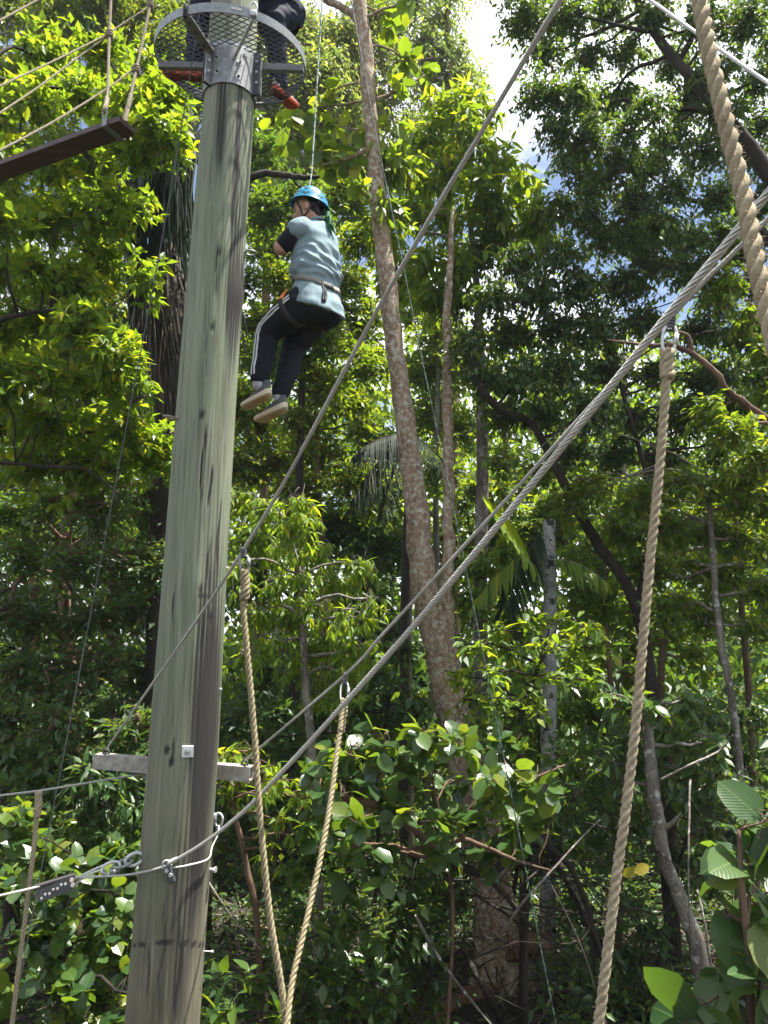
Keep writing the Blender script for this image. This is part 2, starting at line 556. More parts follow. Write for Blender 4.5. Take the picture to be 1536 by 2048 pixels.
def tree(name, label, cat, trunk, blobs, sp, leaf, bark, limbs=(), seed=1, singles=0, group=None, sides=12, branches=True, wob=.05, base=None, crown_name='crown'):
    """trunk and limbs: lists of (point, radius); blobs: (centre, radii, coverage)"""
    g = np.random.default_rng(seed)
    s = dict(SPEC); s.update(sp)
    base = trunk[0][0] if base is None else base
    root = thing(name, label, cat, base, group)
    mb = MB()
    p = smooth_path([q[0] for q in trunk], max(10, len(trunk) * 6))
    r = np.interp(np.linspace(0, 1, len(p)), np.linspace(0, 1, len(trunk)), [q[1] for q in trunk])
    p = p + g.normal(size=p.shape) * r[:, None] * .06
    tube(mb, p, r, sides, True, 0, wob, seed)
    mb.build('trunk' if cat != 'shrub' else 'stem', bark, root)
    lines = [trunk] + list(limbs)
    for ln in limbs:
        mb = MB()
        p = smooth_path([q[0] for q in ln], max(8, len(ln) * 5))
        r = np.interp(np.linspace(0, 1, len(p)), np.linspace(0, 1, len(ln)), [q[1] for q in ln])
        p = p + g.normal(size=p.shape) * r[:, None] * .18
        tube(mb, p, r, 8, True, 0, .06, seed)
        mb.build('limb', bark, root)
    SP, SR = skeleton_points(lines)
    tb = MB()
    if branches:
        for (c, R, cov) in blobs:
            dd = np.linalg.norm(SP - c, axis=1) + 1.3 * np.maximum(0, SP[:, 2] - c[2])
            i = int(np.argmin(dd))
            a = SP[i]
            mid = (a + c) / 2 + g.normal(size=3) * np.linalg.norm(c - a) * .1 + np.array([0, 0, .06]) * np.linalg.norm(c - a)
            end = c + (c - a) / max(np.linalg.norm(c - a), .1) * np.max(R) * .4
            r0 = min(SR[i] * .6, .012 + .018 * np.linalg.norm(c - a))
            q = smooth_path([a, mid, c, end], 10)
            q[1:-1] += g.normal(size=(8, 3)) * .02 * np.linalg.norm(c - a)
            tube(tb, q, np.linspace(r0, .005, 10), 5)
            for kk in range(3):
                e = c + unit(g.normal(size=3)) * np.asarray(R) * .75
                w_ = smooth_path([q[5 + kk], (q[5 + kk] + e) / 2 + g.normal(size=3) * .05, e], 5)
                tube(tb, w_, np.linspace(r0 * .45, .003, 5), 4)
    if blobs:
        P, A, N, Z, T, tw = gen_leaves(g, blobs, s)
        twig_tubes(tb, tw, .0045 * s.get('twr', 1), .002 * s.get('twr', 1))
        keep = np.ones(len(P), bool)
        if singles:
            v = P - CAM
            d = v @ AF
            x = 768 + (v @ AX) / d * FPX; y = 1024 - (v @ AU) / d * FPX
            inside = (x > -10) & (x < 1546) & (y > -10) & (y < 2058)
            score = np.where(inside, Z / d * g.uniform(.8, 1.2, len(d)), 0)
            ix = np.argsort(-score)[:singles]
            ix = ix[score[ix] > 0]
            keep[ix] = False
            single_leaves(root, s['shape'], P[ix], A[ix], N[ix], Z[ix], leaf, T[ix])
        cm = MB()
        leaf_cloud(cm, 'lite' if s['shape'] == 'ovate' and s.get('lite', True) else s['shape'], P[keep], A[keep], N[keep], Z[keep], T[keep])
        o = cm.build(crown_name, leaf, root, smooth=False)
        o['kind'] = 'stuff'
    if tb.n:
        o = tb.build('twigs', bark, root)
        o['kind'] = 'stuff'
    return root

_leafmesh = {}
def leaf_mesh(shape, leaf, k):
    key = (shape, leaf.name, k)
    if key not in _leafmesh:
        mb = MB()
        v, f3, f4 = FINE[shape]
        v = v.copy()
        v[:, 2] += (.05 * k - .05) * v[:, 0] ** 2
        v[:, 1] *= 1 + .08 * (k - 1)
        mb.add2(v, f3, f4, 0.0)
        _leafmesh[key] = mb.mesh('leaf', FINEMAT.get(leaf.name, leaf), (0, 0, 0), True)
    return _leafmesh[key]

def single_leaves(root, shape, P, A, N, Z, leaf, T=None, name='leaf'):
    A = unit(A)
    N = unit(N - A * (N * A).sum(-1, keepdims=True))
    B = np.cross(N, A)
    org = ORG[root.name]
    for i in range(len(P)):
        o = bpy.data.objects.new(name, leaf_mesh(shape, leaf, i % 3))
        COL.objects.link(o)
        o.parent = root
        m = np.eye(4)
        m[:3, 0], m[:3, 1], m[:3, 2] = A[i] * Z[i], B[i] * Z[i], N[i] * Z[i]
        m[:3, 3] = P[i] - org
        o.matrix_basis = Matrix(m.tolist())

# ------------------------------------------------------------------ palm fronds
def frond(root, P0, d, L, n, ll, droop, leafm, stem, g, name='frond', lw=.035, tilt=.0, hang=0.35, sweep=.6, face=None):
    """a feather palm leaf: midrib with leaflets both sides (thing > frond, midrib as its own mesh)"""
    d = unit(d)
    t = np.linspace(0, 1, 14)
    z = np.array([0, 0, 1.0])
    rib = P0 + d * L * t[:, None] - z * (droop * L * t ** 2)[:, None]
    mb = MB()
    tube(mb, rib, np.linspace(.012, .003, 14) * (L / 1.5) ** .5, 5)
    mid = mb.build('midrib', stem, root)
    T = unit(np.gradient(rib, axis=0))
    mb = MB()
    for sgn in (-1, 1):
        tt = np.linspace(.1, .99, n)
        P = np.stack([np.interp(tt, t, rib[:, k]) for k in range(3)], -1)
        TT = unit(np.stack([np.interp(tt, t, T[:, k]) for k in range(3)], -1))
        side = unit(np.cross(TT, z if face is None else np.asarray(face, float))) * sgn
        up = np.cross(TT, side) * -sgn
        ln = ll * (np.sin(np.pi * (.12 + .8 * tt)) ** .7) * g.uniform(.9, 1.08, n)
        A = unit(TT * sweep + side * .9 - z * hang * g.uniform(.7, 1.3, (n, 1)) + g.normal(size=(n, 3)) * .06)
        # strip leaflets, 4 stations with fold, drooping at tip
        m = 5
        u = np.linspace(0, 1, m)
        wv = lw * np.array([.35, 1, .95, .6, .02])
        c = P[:, None] + A[:, None] * (ln[:, None, None] * u[None, :, None]) - z * (ln[:, None, None] * hang * .7 * u[None, :, None] ** 2)
        across = unit(np.cross(A, z * 1.0 + side * .3))
        nrm = unit(np.cross(across, A))
        a = c + across[:, None] * wv[None, :, None] * .5 + nrm[:, None] * wv[None, :, None] * .12
        b = c - across[:, None] * wv[None, :, None] * .5 + nrm[:, None] * wv[None, :, None] * .12
        v = np.stack([a, c, b], 2).reshape(-1, 3)
        i = np.arange(n)[:, None, None] * (m * 3) + np.arange(m - 1)[None, :, None] * 3 + np.arange(2)[None, None]
        f = np.stack([i, i + 1, i + 4, i + 3], -1).reshape(-1, 4)
        mb.add(v, f, np.repeat(np.clip(g.normal(.5, .18, n), 0, .95), m * 3))
    o = mb.build(name, leafm, root, smooth=False)
    return o
# ------------------------------------------------------------------ ground
def ground_z(x, y):
    x = np.asarray(x, float); y = np.asarray(y, float)
    s = np.clip((5.2 - y) / 5.2, 0, 1)
    bank = 2.45 * s * s * (3 - 2 * s)
    bump = .10 * np.sin(x * .9 + .4) * np.cos(y * .7) + .06 * np.sin(x * 2.3 + y * 1.7)
    rise = 1.6 * np.clip((y - 14) / 40, 0, 1)
    return bank + bump + rise

rng = np.random.default_rng(7)
gx = np.sign(np.linspace(-1, 1, 141)) * np.abs(np.linspace(-1, 1, 141)) ** 2.2 * 160
gy = np.concatenate([np.linspace(-60, -2, 14), np.linspace(-1.5, 24, 90), np.linspace(26, 260, 24)])
GX, GY = np.meshgrid(gx, gy)
GZ = ground_z(GX, GY)
GZ = GZ + np.where((GY > 0) & (GY < 26), rng.normal(0, .025, GZ.shape), 0)
mb = MB()
nx, ny = len(gx), len(gy)
ii = (np.arange(ny - 1)[:, None] * nx + np.arange(nx - 1)[None]).reshape(-1)
mb.add(np.stack([GX, GY, GZ], -1).reshape(-1, 3), np.stack([ii, ii + 1, ii + nx + 1, ii + nx], -1))
t = NT('forest floor')
f1 = t.noise(1.6, 6, .6)
f2 = t.noise(26, 5, .65)
t.base(t.mix(t.ramp(f1, [(.35, 0.0), (.65, 1.0)]), t.ramp(f2, [(.3, (.012, .009, .006)), (.7, (.04, .028, .018))]), t.ramp(f2, [(.3, (.016, .013, .008)), (.7, (.05, .042, .025))])))
t.b.inputs['Roughness'].default_value = .95
t.bump(f2, .8, .05)
o = mb.build('ground', t.m, None, origin=(0, 0, 0)); o['kind'] = 'structure'

def on_ground(px, Y, sink=.08):
    """a point on the ground under photograph column px, Y metres ahead"""
    d = Y / _cp
    for _ in range(4):
        x = (px - 768) / FPX * d
        z = float(ground_z(x, Y))
        d = (Y * _cp + (z - CAM[2]) * _sp)
    return np.array([x, Y, z - sink])

def P2(px, py, Y): return PY(px, py, Y)

# fallen leaves and twigs
g = np.random.default_rng(3)
n = 5000
x = g.uniform(-9, 10, n); y = g.uniform(2.5, 18, n)
P = np.stack([x, y, ground_z(x, y) + g.uniform(.01, .06, n)], -1)
A = np.stack([g.normal(size=n), g.normal(size=n), g.normal(0, .18, n)], -1)
N = np.stack([g.normal(0, .35, n), g.normal(0, .35, n), np.ones(n)], -1)
mb = MB()
leaf_cloud(mb, 'ovate', P, A, N, g.uniform(.08, .2, n), g.uniform(0, .98, n))
o = mb.build('leaf_litter', M['leaf_dry'], None, smooth=False, origin=(0, 0, 0)); o['kind'] = 'stuff'
mb = MB()
n = 900
x = g.uniform(-6, 8, n); y = g.uniform(5, 15, n)
th = g.uniform(0, 6.3, n); L = g.uniform(.3, 1.5, n)
a = np.stack([x, y, ground_z(x, y) + g.uniform(0, .1, n)], -1)
b = a + np.stack([np.cos(th), np.sin(th), g.uniform(-.02, .35, n)], -1) * L[:, None]
m = (a + b) / 2 + g.normal(0, .05, (n, 3))
twig_tubes(mb, np.stack([a, m, b], 1), .012, .004)
o = mb.build('fallen_twigs', M['bark_grey'], None, origin=(0, 0, 0)); o['kind'] = 'stuff'

# ------------------------------------------------------------------ the far wood, one mass
g = np.random.default_rng(11)
mb = MB()
def far_mass(Y0, Y1, x0, x1, z0, z1, n, L, hole):
    P = np.stack([g.uniform(x0, x1, n), g.uniform(Y0, Y1, n), z0 + (z1 - z0) * g.random(n) ** 1.15], -1)
    h = np.array([mnoise.noise(Vector((p[0] * .42, p[1] * .3, p[2] * .42))) for p in P])
    h2 = np.array([mnoise.noise(Vector((p[0] * 1.7 + 9, p[1] * 1.2, p[2] * 1.7))) for p in P])
    k = h * .7 + h2 * .5 > hole
    P = P[k]
    q = len(P)
    A = unit(g.normal(size=(q, 3)) + np.array([0, 0, -.7]))
    N = g.normal(size=(q, 3)) * .7 + np.array([0, 0, 1.0])
    leaf_cloud(mb, 'far', P, A, N, L * g.uniform(.6, 1.4, q), np.clip(g.normal(.4, .25, q) + .25 * h[k], 0, .97))
far_mass(24, 34, -30, 32, .6, 15, 95000, .42, -.25)
far_mass(30, 42, -38, 40, 10, 21, 14000, .5, .02)
o = mb.build('far_wood', M['leaf_mid'], None, smooth=False, origin=(0, 28, 1)); o['kind'] = 'stuff'
mb = MB()
far_mass(12.5, 20, -14, 15, .1, 4.0, 42000, .26, -.3)
o = mb.build('undergrowth', M['leaf_deep'], None, smooth=False, origin=(0, 16, 0)); o['kind'] = 'stuff'

g = np.random.default_rng(13)
mb = MB()
n = 34000
x = g.uniform(-7, 9, n); y = 6.4 + 7 * g.random(n) ** .8
h = np.array([mnoise.noise(Vector((a_ * .8, b_ * .8, 3.1))) for a_, b_ in zip(x, y)])
pxg = 768 + FPX * x / (y * _cp - 4.0 * _sp)
k = (h > -.22) & ~((pxg > 915) & (pxg < 1075) & (y < 9.5) & (g.random(n) < .92))
x, y, h = x[k], y[k], h[k]; n = len(x)
P = np.stack([x, y, ground_z(x, y) + g.random(n) ** 1.2 * (.3 + 1.7 * np.clip(h + .12, 0, 1))], -1)
leaf_cloud(mb, 'lite', P, g.normal(size=(n, 3)) * np.array([1, 1, .4]), g.normal(size=(n, 3)) * .5 + np.array([0, 0, 1.0]), g.uniform(.07, .17, n), np.clip(g.normal(.4, .22, n), 0, .96))
o = mb.build('ground_cover', M['leaf_deep'], None, smooth=False, origin=(0, 9, 0)); o['kind'] = 'stuff'

# ------------------------------------------------------------------ trees deep in the wood (each its own trunk and crown)
def far_tree(px, Y, r, top, blobs, leafm, bark, label, seed, L=.16, lean=0, shape='far', **kw):
    b = on_ground(px, Y)
    d = depth_at(600, Y)
    t0 = PY(px + lean, top, Y)
    r = r * .7
    trunk = [(b, r * 1.25), (b * .66 + t0 * .34 + np.array([.1, 0, 0]), r), (b * .33 + t0 * .67, r * .8), (t0, r * .45)]
    sp = dict(L=L, tw=.8, k=12, shape=shape, W=.44, droop=.35, rn=.6, svar=.4, twr=1.6)
    sp.update(kw)
    return tree('forest_tree', label, 'tree', trunk, blobs, sp, M[leafm], M[bark], seed=seed, sides=8, group='trees standing deep in the forest')

def grid_blobs(g, pts, Y0, Y1, r, cov):
    return [blob(px, py, g.uniform(Y0, Y1), r * g.uniform(.8, 1.2), cov, .85) for px, py in pts]

g = np.random.default_rng(21)
far_tree(505, 17, .16, -60, grid_blobs(g, [(400, 20), (470, 60), (545, 30), (560, 130), (610, 60), (640, 150), (560, 230), (640, 250), (460, 150), (480, 240), (600, 180), (680, 200), (660, 130), (520, 120), (690, 60), (720, 100), (740, 20), (700, 250), (600, 330), (530, 330), (680, 340), (700, 180)], 15.5, 18.5, 74, .95), 'leaf_feather', 'bark_brown', 'tall feathery light green tree behind the steel platform', 31, .13, 40, 'far', W=.4, droop=1.0, da=.3, k=14, tw=1.1)
far_tree(905, 19, .18, -160, grid_blobs(g, [(770, -60), (830, -20), (880, 20), (900, 100), (860, 150), (940, 150), (880, 210), (820, 230), (910, 240), (850, 80), (900, 300), (800, 300), (780, 30), (800, 120), (840, 300), (760, 200), (900, -40)], 17.5, 20, 56, .75), 'leaf_feather', 'bark_brown', 'feathery weeping tree against the patch of blue sky', 32, .14, -10, 'far', W=.4, droop=1.1, da=.35, k=14, tw=1.2)
far_tree(215, 16, .16, -80, grid_blobs(g, [(20, 10), (110, 30), (200, 0), (280, 40), (340, 100), (320, 10), (60, -60), (180, -70), (300, -70), (380, 150), (20, 150), (120, 170), (220, 160), (300, 230), (30, 270), (130, 290), (220, 310), (20, 400), (110, 420), (200, 430), (30, 530), (120, 560), (200, 560), (20, 670), (110, 700), (200, 690), (250, 800), (60, 820), (160, 830), (270, 640)], 14.5, 17, 74, 1.3), 'leaf_mid', 'bark_brown', 'fine leaved tree behind the hanging rope ladder lines', 33, .13, 10, 'far', W=.4, droop=.8, da=.3, k=14)
far_tree(560, 13, .12, 420, grid_blobs(g, [(530, 400), (600, 420), (690, 390), (730, 470), (640, 480), (530, 480), (560, 560), (700, 560), (520, 640), (720, 640), (640, 660), (560, 700), (740, 720)], 12, 14.5, 62, 1.45), 'leaf_mid', 'bark_dark', 'dark tree right behind the hanging climber', 34, .14, 60)
far_tree(650, 14, .1, 660, grid_blobs(g, [(640, 760), (700, 800), (600, 840), (520, 850), (560, 920), (640, 900), (740, 860), (480, 930), (700, 950), (760, 960), (600, 980), (500, 700), (480, 790)], 13, 15.5, 62, 1.5), 'leaf_mid', 'bark_brown', 'mid green tree below the climber, between pole and spotted trunk', 35, .15, -20)
far_tree(845, 15, .1, 520, grid_blobs(g, [(830, 620), (880, 660), (850, 740), (930, 730), (870, 830), (940, 850), (760, 1000), (880, 930), (840, 560)], 14, 17, 58, 1.3), 'leaf_mid', 'bark_grey', 'slim leafy tree filling the gap beside the spotted trunk', 36, .15, 40)
far_tree(1240, 16, .16, 700, grid_blobs(g, [(1180, 960), (1260, 1000), (1330, 940), (1120, 1040), (1200, 1100), (1290, 1120), (1380, 1060), (1450, 980), (1500, 1080), (1440, 1160), (1540, 1180), (1360, 1220), (1260, 1240)], 14, 17, 66, 1.5), 'leaf_mid', 'bark_grey', 'tree standing far back under the dark crowns', 37, .16, 10)
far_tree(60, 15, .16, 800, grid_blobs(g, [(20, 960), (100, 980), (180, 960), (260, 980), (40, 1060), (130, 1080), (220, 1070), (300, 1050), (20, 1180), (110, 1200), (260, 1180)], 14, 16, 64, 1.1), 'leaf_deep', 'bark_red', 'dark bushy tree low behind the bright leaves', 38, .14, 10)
far_tree(1010, 18, .14, 820, grid_blobs(g, [(960, 980), (1040, 960), (1000, 1060), (940, 1120), (1060, 1060), (880, 1060), (1120, 1000), (960, 1200), (1040, 1260), (900, 1300), (1160, 1330), (1100, 1420), (1190, 1450)], 16, 19, 64, 1.4), 'leaf_mid', 'bark_dark', 'far tree glimpsed between palm trunk and spotted trunk', 39, .2, 0)
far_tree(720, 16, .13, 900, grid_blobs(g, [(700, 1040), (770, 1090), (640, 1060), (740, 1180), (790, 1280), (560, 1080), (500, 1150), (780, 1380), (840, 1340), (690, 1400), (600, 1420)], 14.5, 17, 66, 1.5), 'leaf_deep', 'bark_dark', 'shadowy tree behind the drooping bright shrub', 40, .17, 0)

# ------------------------------------------------------------------ the dark left side
g = np.random.default_rng(41)
B_ = [(20, 1020), (110, 1000), (200, 1020), (290, 1000), (50, 1110), (150, 1120), (240, 1110), (310, 1120), (10, 1220), (80, 1240), (170, 1230), (270, 1220), (40, 1340), (120, 1330), (210, 1320), (290, 1340), (20, 1430), (110, 1440), (200, 1450), (270, 1450)]
b = on_ground(155, 10.5)
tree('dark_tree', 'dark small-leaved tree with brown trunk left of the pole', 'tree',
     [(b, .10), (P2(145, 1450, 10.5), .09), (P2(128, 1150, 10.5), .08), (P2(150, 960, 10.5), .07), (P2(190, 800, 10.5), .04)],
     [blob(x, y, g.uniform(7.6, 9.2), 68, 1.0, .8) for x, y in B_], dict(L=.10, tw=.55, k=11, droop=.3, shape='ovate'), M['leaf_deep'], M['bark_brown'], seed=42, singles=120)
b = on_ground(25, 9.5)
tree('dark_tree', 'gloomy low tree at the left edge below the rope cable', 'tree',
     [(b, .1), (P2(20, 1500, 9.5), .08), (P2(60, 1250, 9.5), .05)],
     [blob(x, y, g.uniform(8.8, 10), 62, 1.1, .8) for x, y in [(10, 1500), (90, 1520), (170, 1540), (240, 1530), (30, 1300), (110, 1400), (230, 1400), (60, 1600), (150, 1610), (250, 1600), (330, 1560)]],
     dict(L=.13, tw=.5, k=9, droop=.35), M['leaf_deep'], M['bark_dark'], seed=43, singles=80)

# palm with dead skirt behind the pole
b = on_ground(330, 9.0)
pal = thing('skirted_palm', 'dark palm trunk with a skirt of dead hanging fronds behind the pole', 'palm tree', b)
mb = MB()
pp = smooth_path([b, P2(338, 1200, 9), P2(345, 800, 9), P2(350, 400, 9), P2(352, 215, 9)], 40)
tube(mb, pp, np.interp(np.linspace(0, 1, 40), [0, 1], [.27, .2]), 14, True, 0, .05, 5)
mb.build('trunk', M['bark_dark'], pal)
g = np.random.default_rng(44)
def strands(top, x0, x1, y0, y1, n, Y, name, mat, w=.012, spread=14):
    mb = MB()
    for k in range(n):
        px = g.uniform(x0, x1); py = g.uniform(y0, y1)
        a = PY(top[0] + g.normal(0, spread), top[1] + g.normal(0, 14), Y - g.uniform(0, .25))
        e = PY(px, py, Y - g.uniform(.1, .75))
        s_ = np.linspace(0, 1, 9)[:, None]
        q = a * (1 - s_) + e * s_
        q[:, 1] -= .25 * np.sin(np.pi * s_[:, 0]) * g.uniform(.4, 1.2)
        q += ((PY(px, py, Y) - PY(top[0], py, Y)) * .25)[None] * np.sin(np.pi * s_)
        q += g.normal(size=q.shape) * .012
        tube(mb, q, np.interp(np.linspace(0, 1, 9), [0, .7, 1], [w, w * .8, w * .2]), 3, False, g.uniform(0, .9))
    o = mb.build(name, mat, pal, smooth=False)
    o['kind'] = 'stuff'
    return o
strands((332, 505), 272, 392, 690, 880, 110, 8.7, 'dead_frond', M['frond_dry'], .013)
strands((372, 245), 300, 395, 380, 620, 70, 8.8, 'dead_frond', M['frond_dark'], .018, 24)
strands((300, 300), 255, 330, 480, 760, 80, 9.0, 'dead_frond', M['frond_dark'], .02, 26)
strands((300, 560), 262, 320, 760, 860, 40, 8.8, 'dead_frond', M['frond_dry'], .011, 20)
strands((350, 470), 380, 500, 620, 820, 60, 9.1, 'dead_frond', M['frond_dark'], .018, 26)
# brown branch crossing behind the pole and the climber
b = on_ground(395, 11.0)
tree('bare_branched_tree', 'dark tree whose mossy bare branch reaches out behind the climber', 'tree',
     [(b, .2), (P2(400, 1100, 11), .17), (P2(420, 600, 11), .14), (P2(430, 440, 11), .12), (P2(440, 0, 11), .08)],
     [blob(x, y, 11.3, 60, .9, .8) for x, y in [(520, 300), (480, 260), (545, 420), (420, 180), (610, 390), (470, 560)]],
     dict(L=.13, tw=.5, k=9), M['leaf_deep'], M['bark_dark'], seed=45,
     limbs=[[(P2(425, 480, 11), .075), (P2(455, 395, 10.9), .07), (P2(500, 356, 10.8), .065), (P2(545, 346, 10.8), .055), (P2(600, 356, 10.7), .045), (P2(660, 352, 10.7), .02)],
            [(P2(420, 520, 11), .06), (P2(385, 408, 10.8), .05), (P2(345, 416, 10.6), .04), (P2(300, 440, 10.5), .015)]])

# ------------------------------------------------------------------ bright broadleaf tree, left
g = np.random.default_rng(51)
A_ = [(90, 110), (200, 90), (290, 120), (-20, 200), (70, 210), (170, 190), (260, 220), (325, 205), (0, 320), (90, 330), (190, 330), (270, 300), (330, 270), (-10, 440), (80, 440), (165, 430), (225, 420), (278, 400), (-20, 540), (70, 540), (150, 560), (205, 520), (0, 650), (80, 640), (160, 650), (222, 690), (0, 750), (90, 745), (180, 770), (240, 740), (10, 850), (100, 840), (190, 860), (260, 850), (310, 900), (60, 930), (150, 930), (230, 930), (-90, 300), (-100, 500), (-100, 700), (-60, 90), (290, 560)]
b = on_ground(-230, 7.3)
tree('broadleaf_tree', 'sunlit bright green broadleaf tree behind the hanging plank', 'tree',
     [(b, .2), (P2(-220, 1200, 7.3), .17), (P2(-170, 800, 7.3), .13), (P2(-120, 450, 7.3), .09), (P2(-40, 150, 7.3), .05)],
     [blob(x, y, g.uniform(6.7, 8.0), 62 * g.uniform(.8, 1.15) * (.6 if x in (278, 290) else 1), 1.75, .8) for x, y in A_],
     dict(L=.125, tw=.40, k=9, mode='rosette', droop=.15, ta=.5, sa=.8, da=.25, up=.35, W=.46), M['leaf_bright'], M['bark_dark'], seed=52, singles=290,
     limbs=[[(P2(-150, 930, 7.3), .03), (P2(-20, 925, 7.2), .02), (P2(80, 932, 7.1), .017), (P2(170, 940, 7.0), .014), (P2(240, 990, 7.0), .012)],
            [(P2(-150, 700, 7.3), .05), (P2(0, 640, 7.2), .03), (P2(130, 620, 7.1), .018), (P2(210, 660, 7.0), .008)],
            [(P2(-120, 420, 7.3), .05), (P2(40, 330, 7.2), .03), (P2(170, 290, 7.1), .02), (P2(300, 240, 7.0), .008)]])

# ------------------------------------------------------------------ the spotted tree in the middle
b = on_ground(1010, 9.6)
g = np.random.default_rng(61)
Ym = 9.6
main_trunk = [(b, .42), (P2(1000, 1900, Ym), .31), (P2(985, 1780, Ym), .25), (P2(955, 1620, Ym), .225), (P2(912, 1450, Ym), .205), (P2(880, 1300, Ym), .20), (P2(853, 1190, Ym), .185), (P2(838, 1080, Ym), .16), (P2(818, 900, Ym), .138), (P2(790, 690, Ym), .125), (P2(760, 440, Ym), .115), (P2(742, 250, Ym), .105), (P2(733, 120, Ym), .10), (P2(722, 20, Ym), .10), (P2(700, -160, Ym), .08)]
mainleaf = [(600, 235, 34), (655, 300, 36), (690, 255, 30), (640, 215, 26), (785, 175, 22), (812, 120, 18), (850, 140, 16), (775, 25, 30), (825, -5, 26), (700, 330, 34), (775, 260, 26), (765, 330, 30), (560, 250, 22), (660, 190, 22), (720, 380, 24), (780, 400, 22)]
tree('spotted_tree', 'tall leaning tree with brown trunk spotted by pale lichen and forked low', 'tree', main_trunk,
     [blob(x, y, g.uniform(9.2, 10), r, .8, .8) for x, y, r in mainleaf],
     dict(L=.23, tw=.4, k=6, mode='rosette', shape='round', W=.5, da=.35, ta=.5, sa=.75, up=.2), M['leaf_mid'], M['bark_main'], seed=62, singles=130, sides=20, wob=.06,
     limbs=[[(P2(900, 1330, Ym), .10), (P2(893, 1230, Ym), .105), (P2(895, 1120, Ym), .085), (P2(897, 980, Ym), .075), (P2(895, 820, Ym), .07), (P2(893, 680, Ym), .062), (P2(897, 560, Ym), .05), (P2(905, 420, Ym), .03)],
            [(P2(728, 60, Ym), .07), (P2(700, 25, Ym), .055), (P2(640, -10, Ym), .045), (P2(560, -90, Ym), .03)],
            [(P2(735, 300, Ym), .04), (P2(690, 320, Ym), .025), (P2(640, 330, Ym), .012)],
            [(P2(750, 200, Ym), .03), (P2(800, 180, Ym), .015), (P2(850, 150, Ym), .008)]])

# ------------------------------------------------------------------ large-leaved tree right of it
g = np.random.default_rng(71)
F_ = [(790, 330), (850, 290), (925, 255), (905, 340), (820, 420), (900, 440), (985, 320), (1040, 370), (990, 440), (930, 520), (860, 520), (1050, 470), (800, 540), (965, 380), (850, 370), (1080, 420), (870, 590), (770, 440), (905, 215), (950, 210)]
b = on_ground(965, 10.6)
tree('large_leaved_tree', 'tree of long bright drooping leaves just right of the spotted trunk', 'tree',
     [(b, .12), (P2(960, 1300, 10.6), .10), (P2(965, 900, 10.6), .085), (P2(955, 600, 10.6), .06), (P2(930, 350, 10.6), .03)],
     [blob(x, y, g.uniform(9.6, 11), 52 * g.uniform(.8, 1.15), 1.35, .85) for x, y in F_],
     dict(L=.215, tw=.42, k=9, mode='rosette', shape='long', W=.27, da=.5, ta=.5, sa=.7, up=.2, droop=.2), M['leaf_bright'], M['bark_grey'], seed=72, singles=260)

# ------------------------------------------------------------------ big dark tree, right
g = np.random.default_rng(81)
G_ = [(1020, -60), (1110, -50), (1210, -50), (1310, -50), (1410, -50), (1510, -40), (1050, 30), (1130, 30), (1220, 20), (1310, 30), (1400, 40), (1490, 40), (1550, 90), (1090, 100), (1170, 110), (1250, 100), (1340, 120), (1430, 130), (1510, 160), (1080, 180), (1150, 190), (1220, 200), (1370, 210), (1450, 220), (1530, 240), (1110, 250), (1180, 265), (1340, 270), (1410, 300), (1490, 310), (1560, 340), (1140, 310), (1300, 330), (1350, 370), (1440, 390), (1520, 410), (1270, 400), (1180, 370), (1230, 330), (1300, 210), (1250, 260), (1180, 430), (1260, 470), (1330, 440), (1120, 410), (1380, 530), (1300, 520), (1450, 460), (1400, 160)]
b = on_ground(1700, 9.0)
tree('dark_canopy_tree', 'large dark small-leaved tree crown filling the sky at upper right', 'tree',
     [(b, .3), (P2(1690, 1300, 9), .26), (P2(1650, 800, 9), .22), (P2(1560, 400, 9), .12), (P2(1420, 200, 9.1), .08), (P2(1330, 95, 9.2), .065), (P2(1280, 10, 9.3), .05), (P2(1220, -120, 9.3), .04)],
     [blob(x, y, g.uniform(8.4, 10.2), 56 * g.uniform(.8, 1.2), 1.15, .8) for x, y in G_],
     dict(L=.092, tw=.45, k=12, droop=.35, da=.45, ta=.45, sa=.7, rn=.6, shape='ovate', W=.44), M['leaf_deep'], M['bark_dark'], seed=82, singles=290,
     limbs=[[(P2(1600, 560, 9), .08), (P2(1500, 440, 9), .05), (P2(1380, 400, 9), .03), (P2(1270, 420, 9), .012)],
            [(P2(1440, 220, 9.1), .05), (P2(1340, 215, 9), .03), (P2(1240, 200, 9), .02), (P2(1130, 240, 9), .008)]])
G2 = [(960, 500), (1040, 520), (1120, 500), (1210, 470), (1290, 460), (1380, 470), (1480, 490), (910, 590), (990, 590), (1075, 580), (1160, 565), (1250, 560), (1440, 580), (1530, 560), (940, 680), (1020, 665), (1110, 650), (1195, 650), (1285, 640), (1400, 660), (1490, 660), (970, 750), (1045, 745), (1130, 735), (1215, 735), (1310, 740), (1420, 750), (1520, 740), (1010, 825), (1090, 820), (1180, 815), (1270, 830), (1370, 830), (1470, 820), (1140, 900), (1230, 900), (1330, 910), (1430, 900), (1530, 860)]
b = on_ground(1350, 9.8)
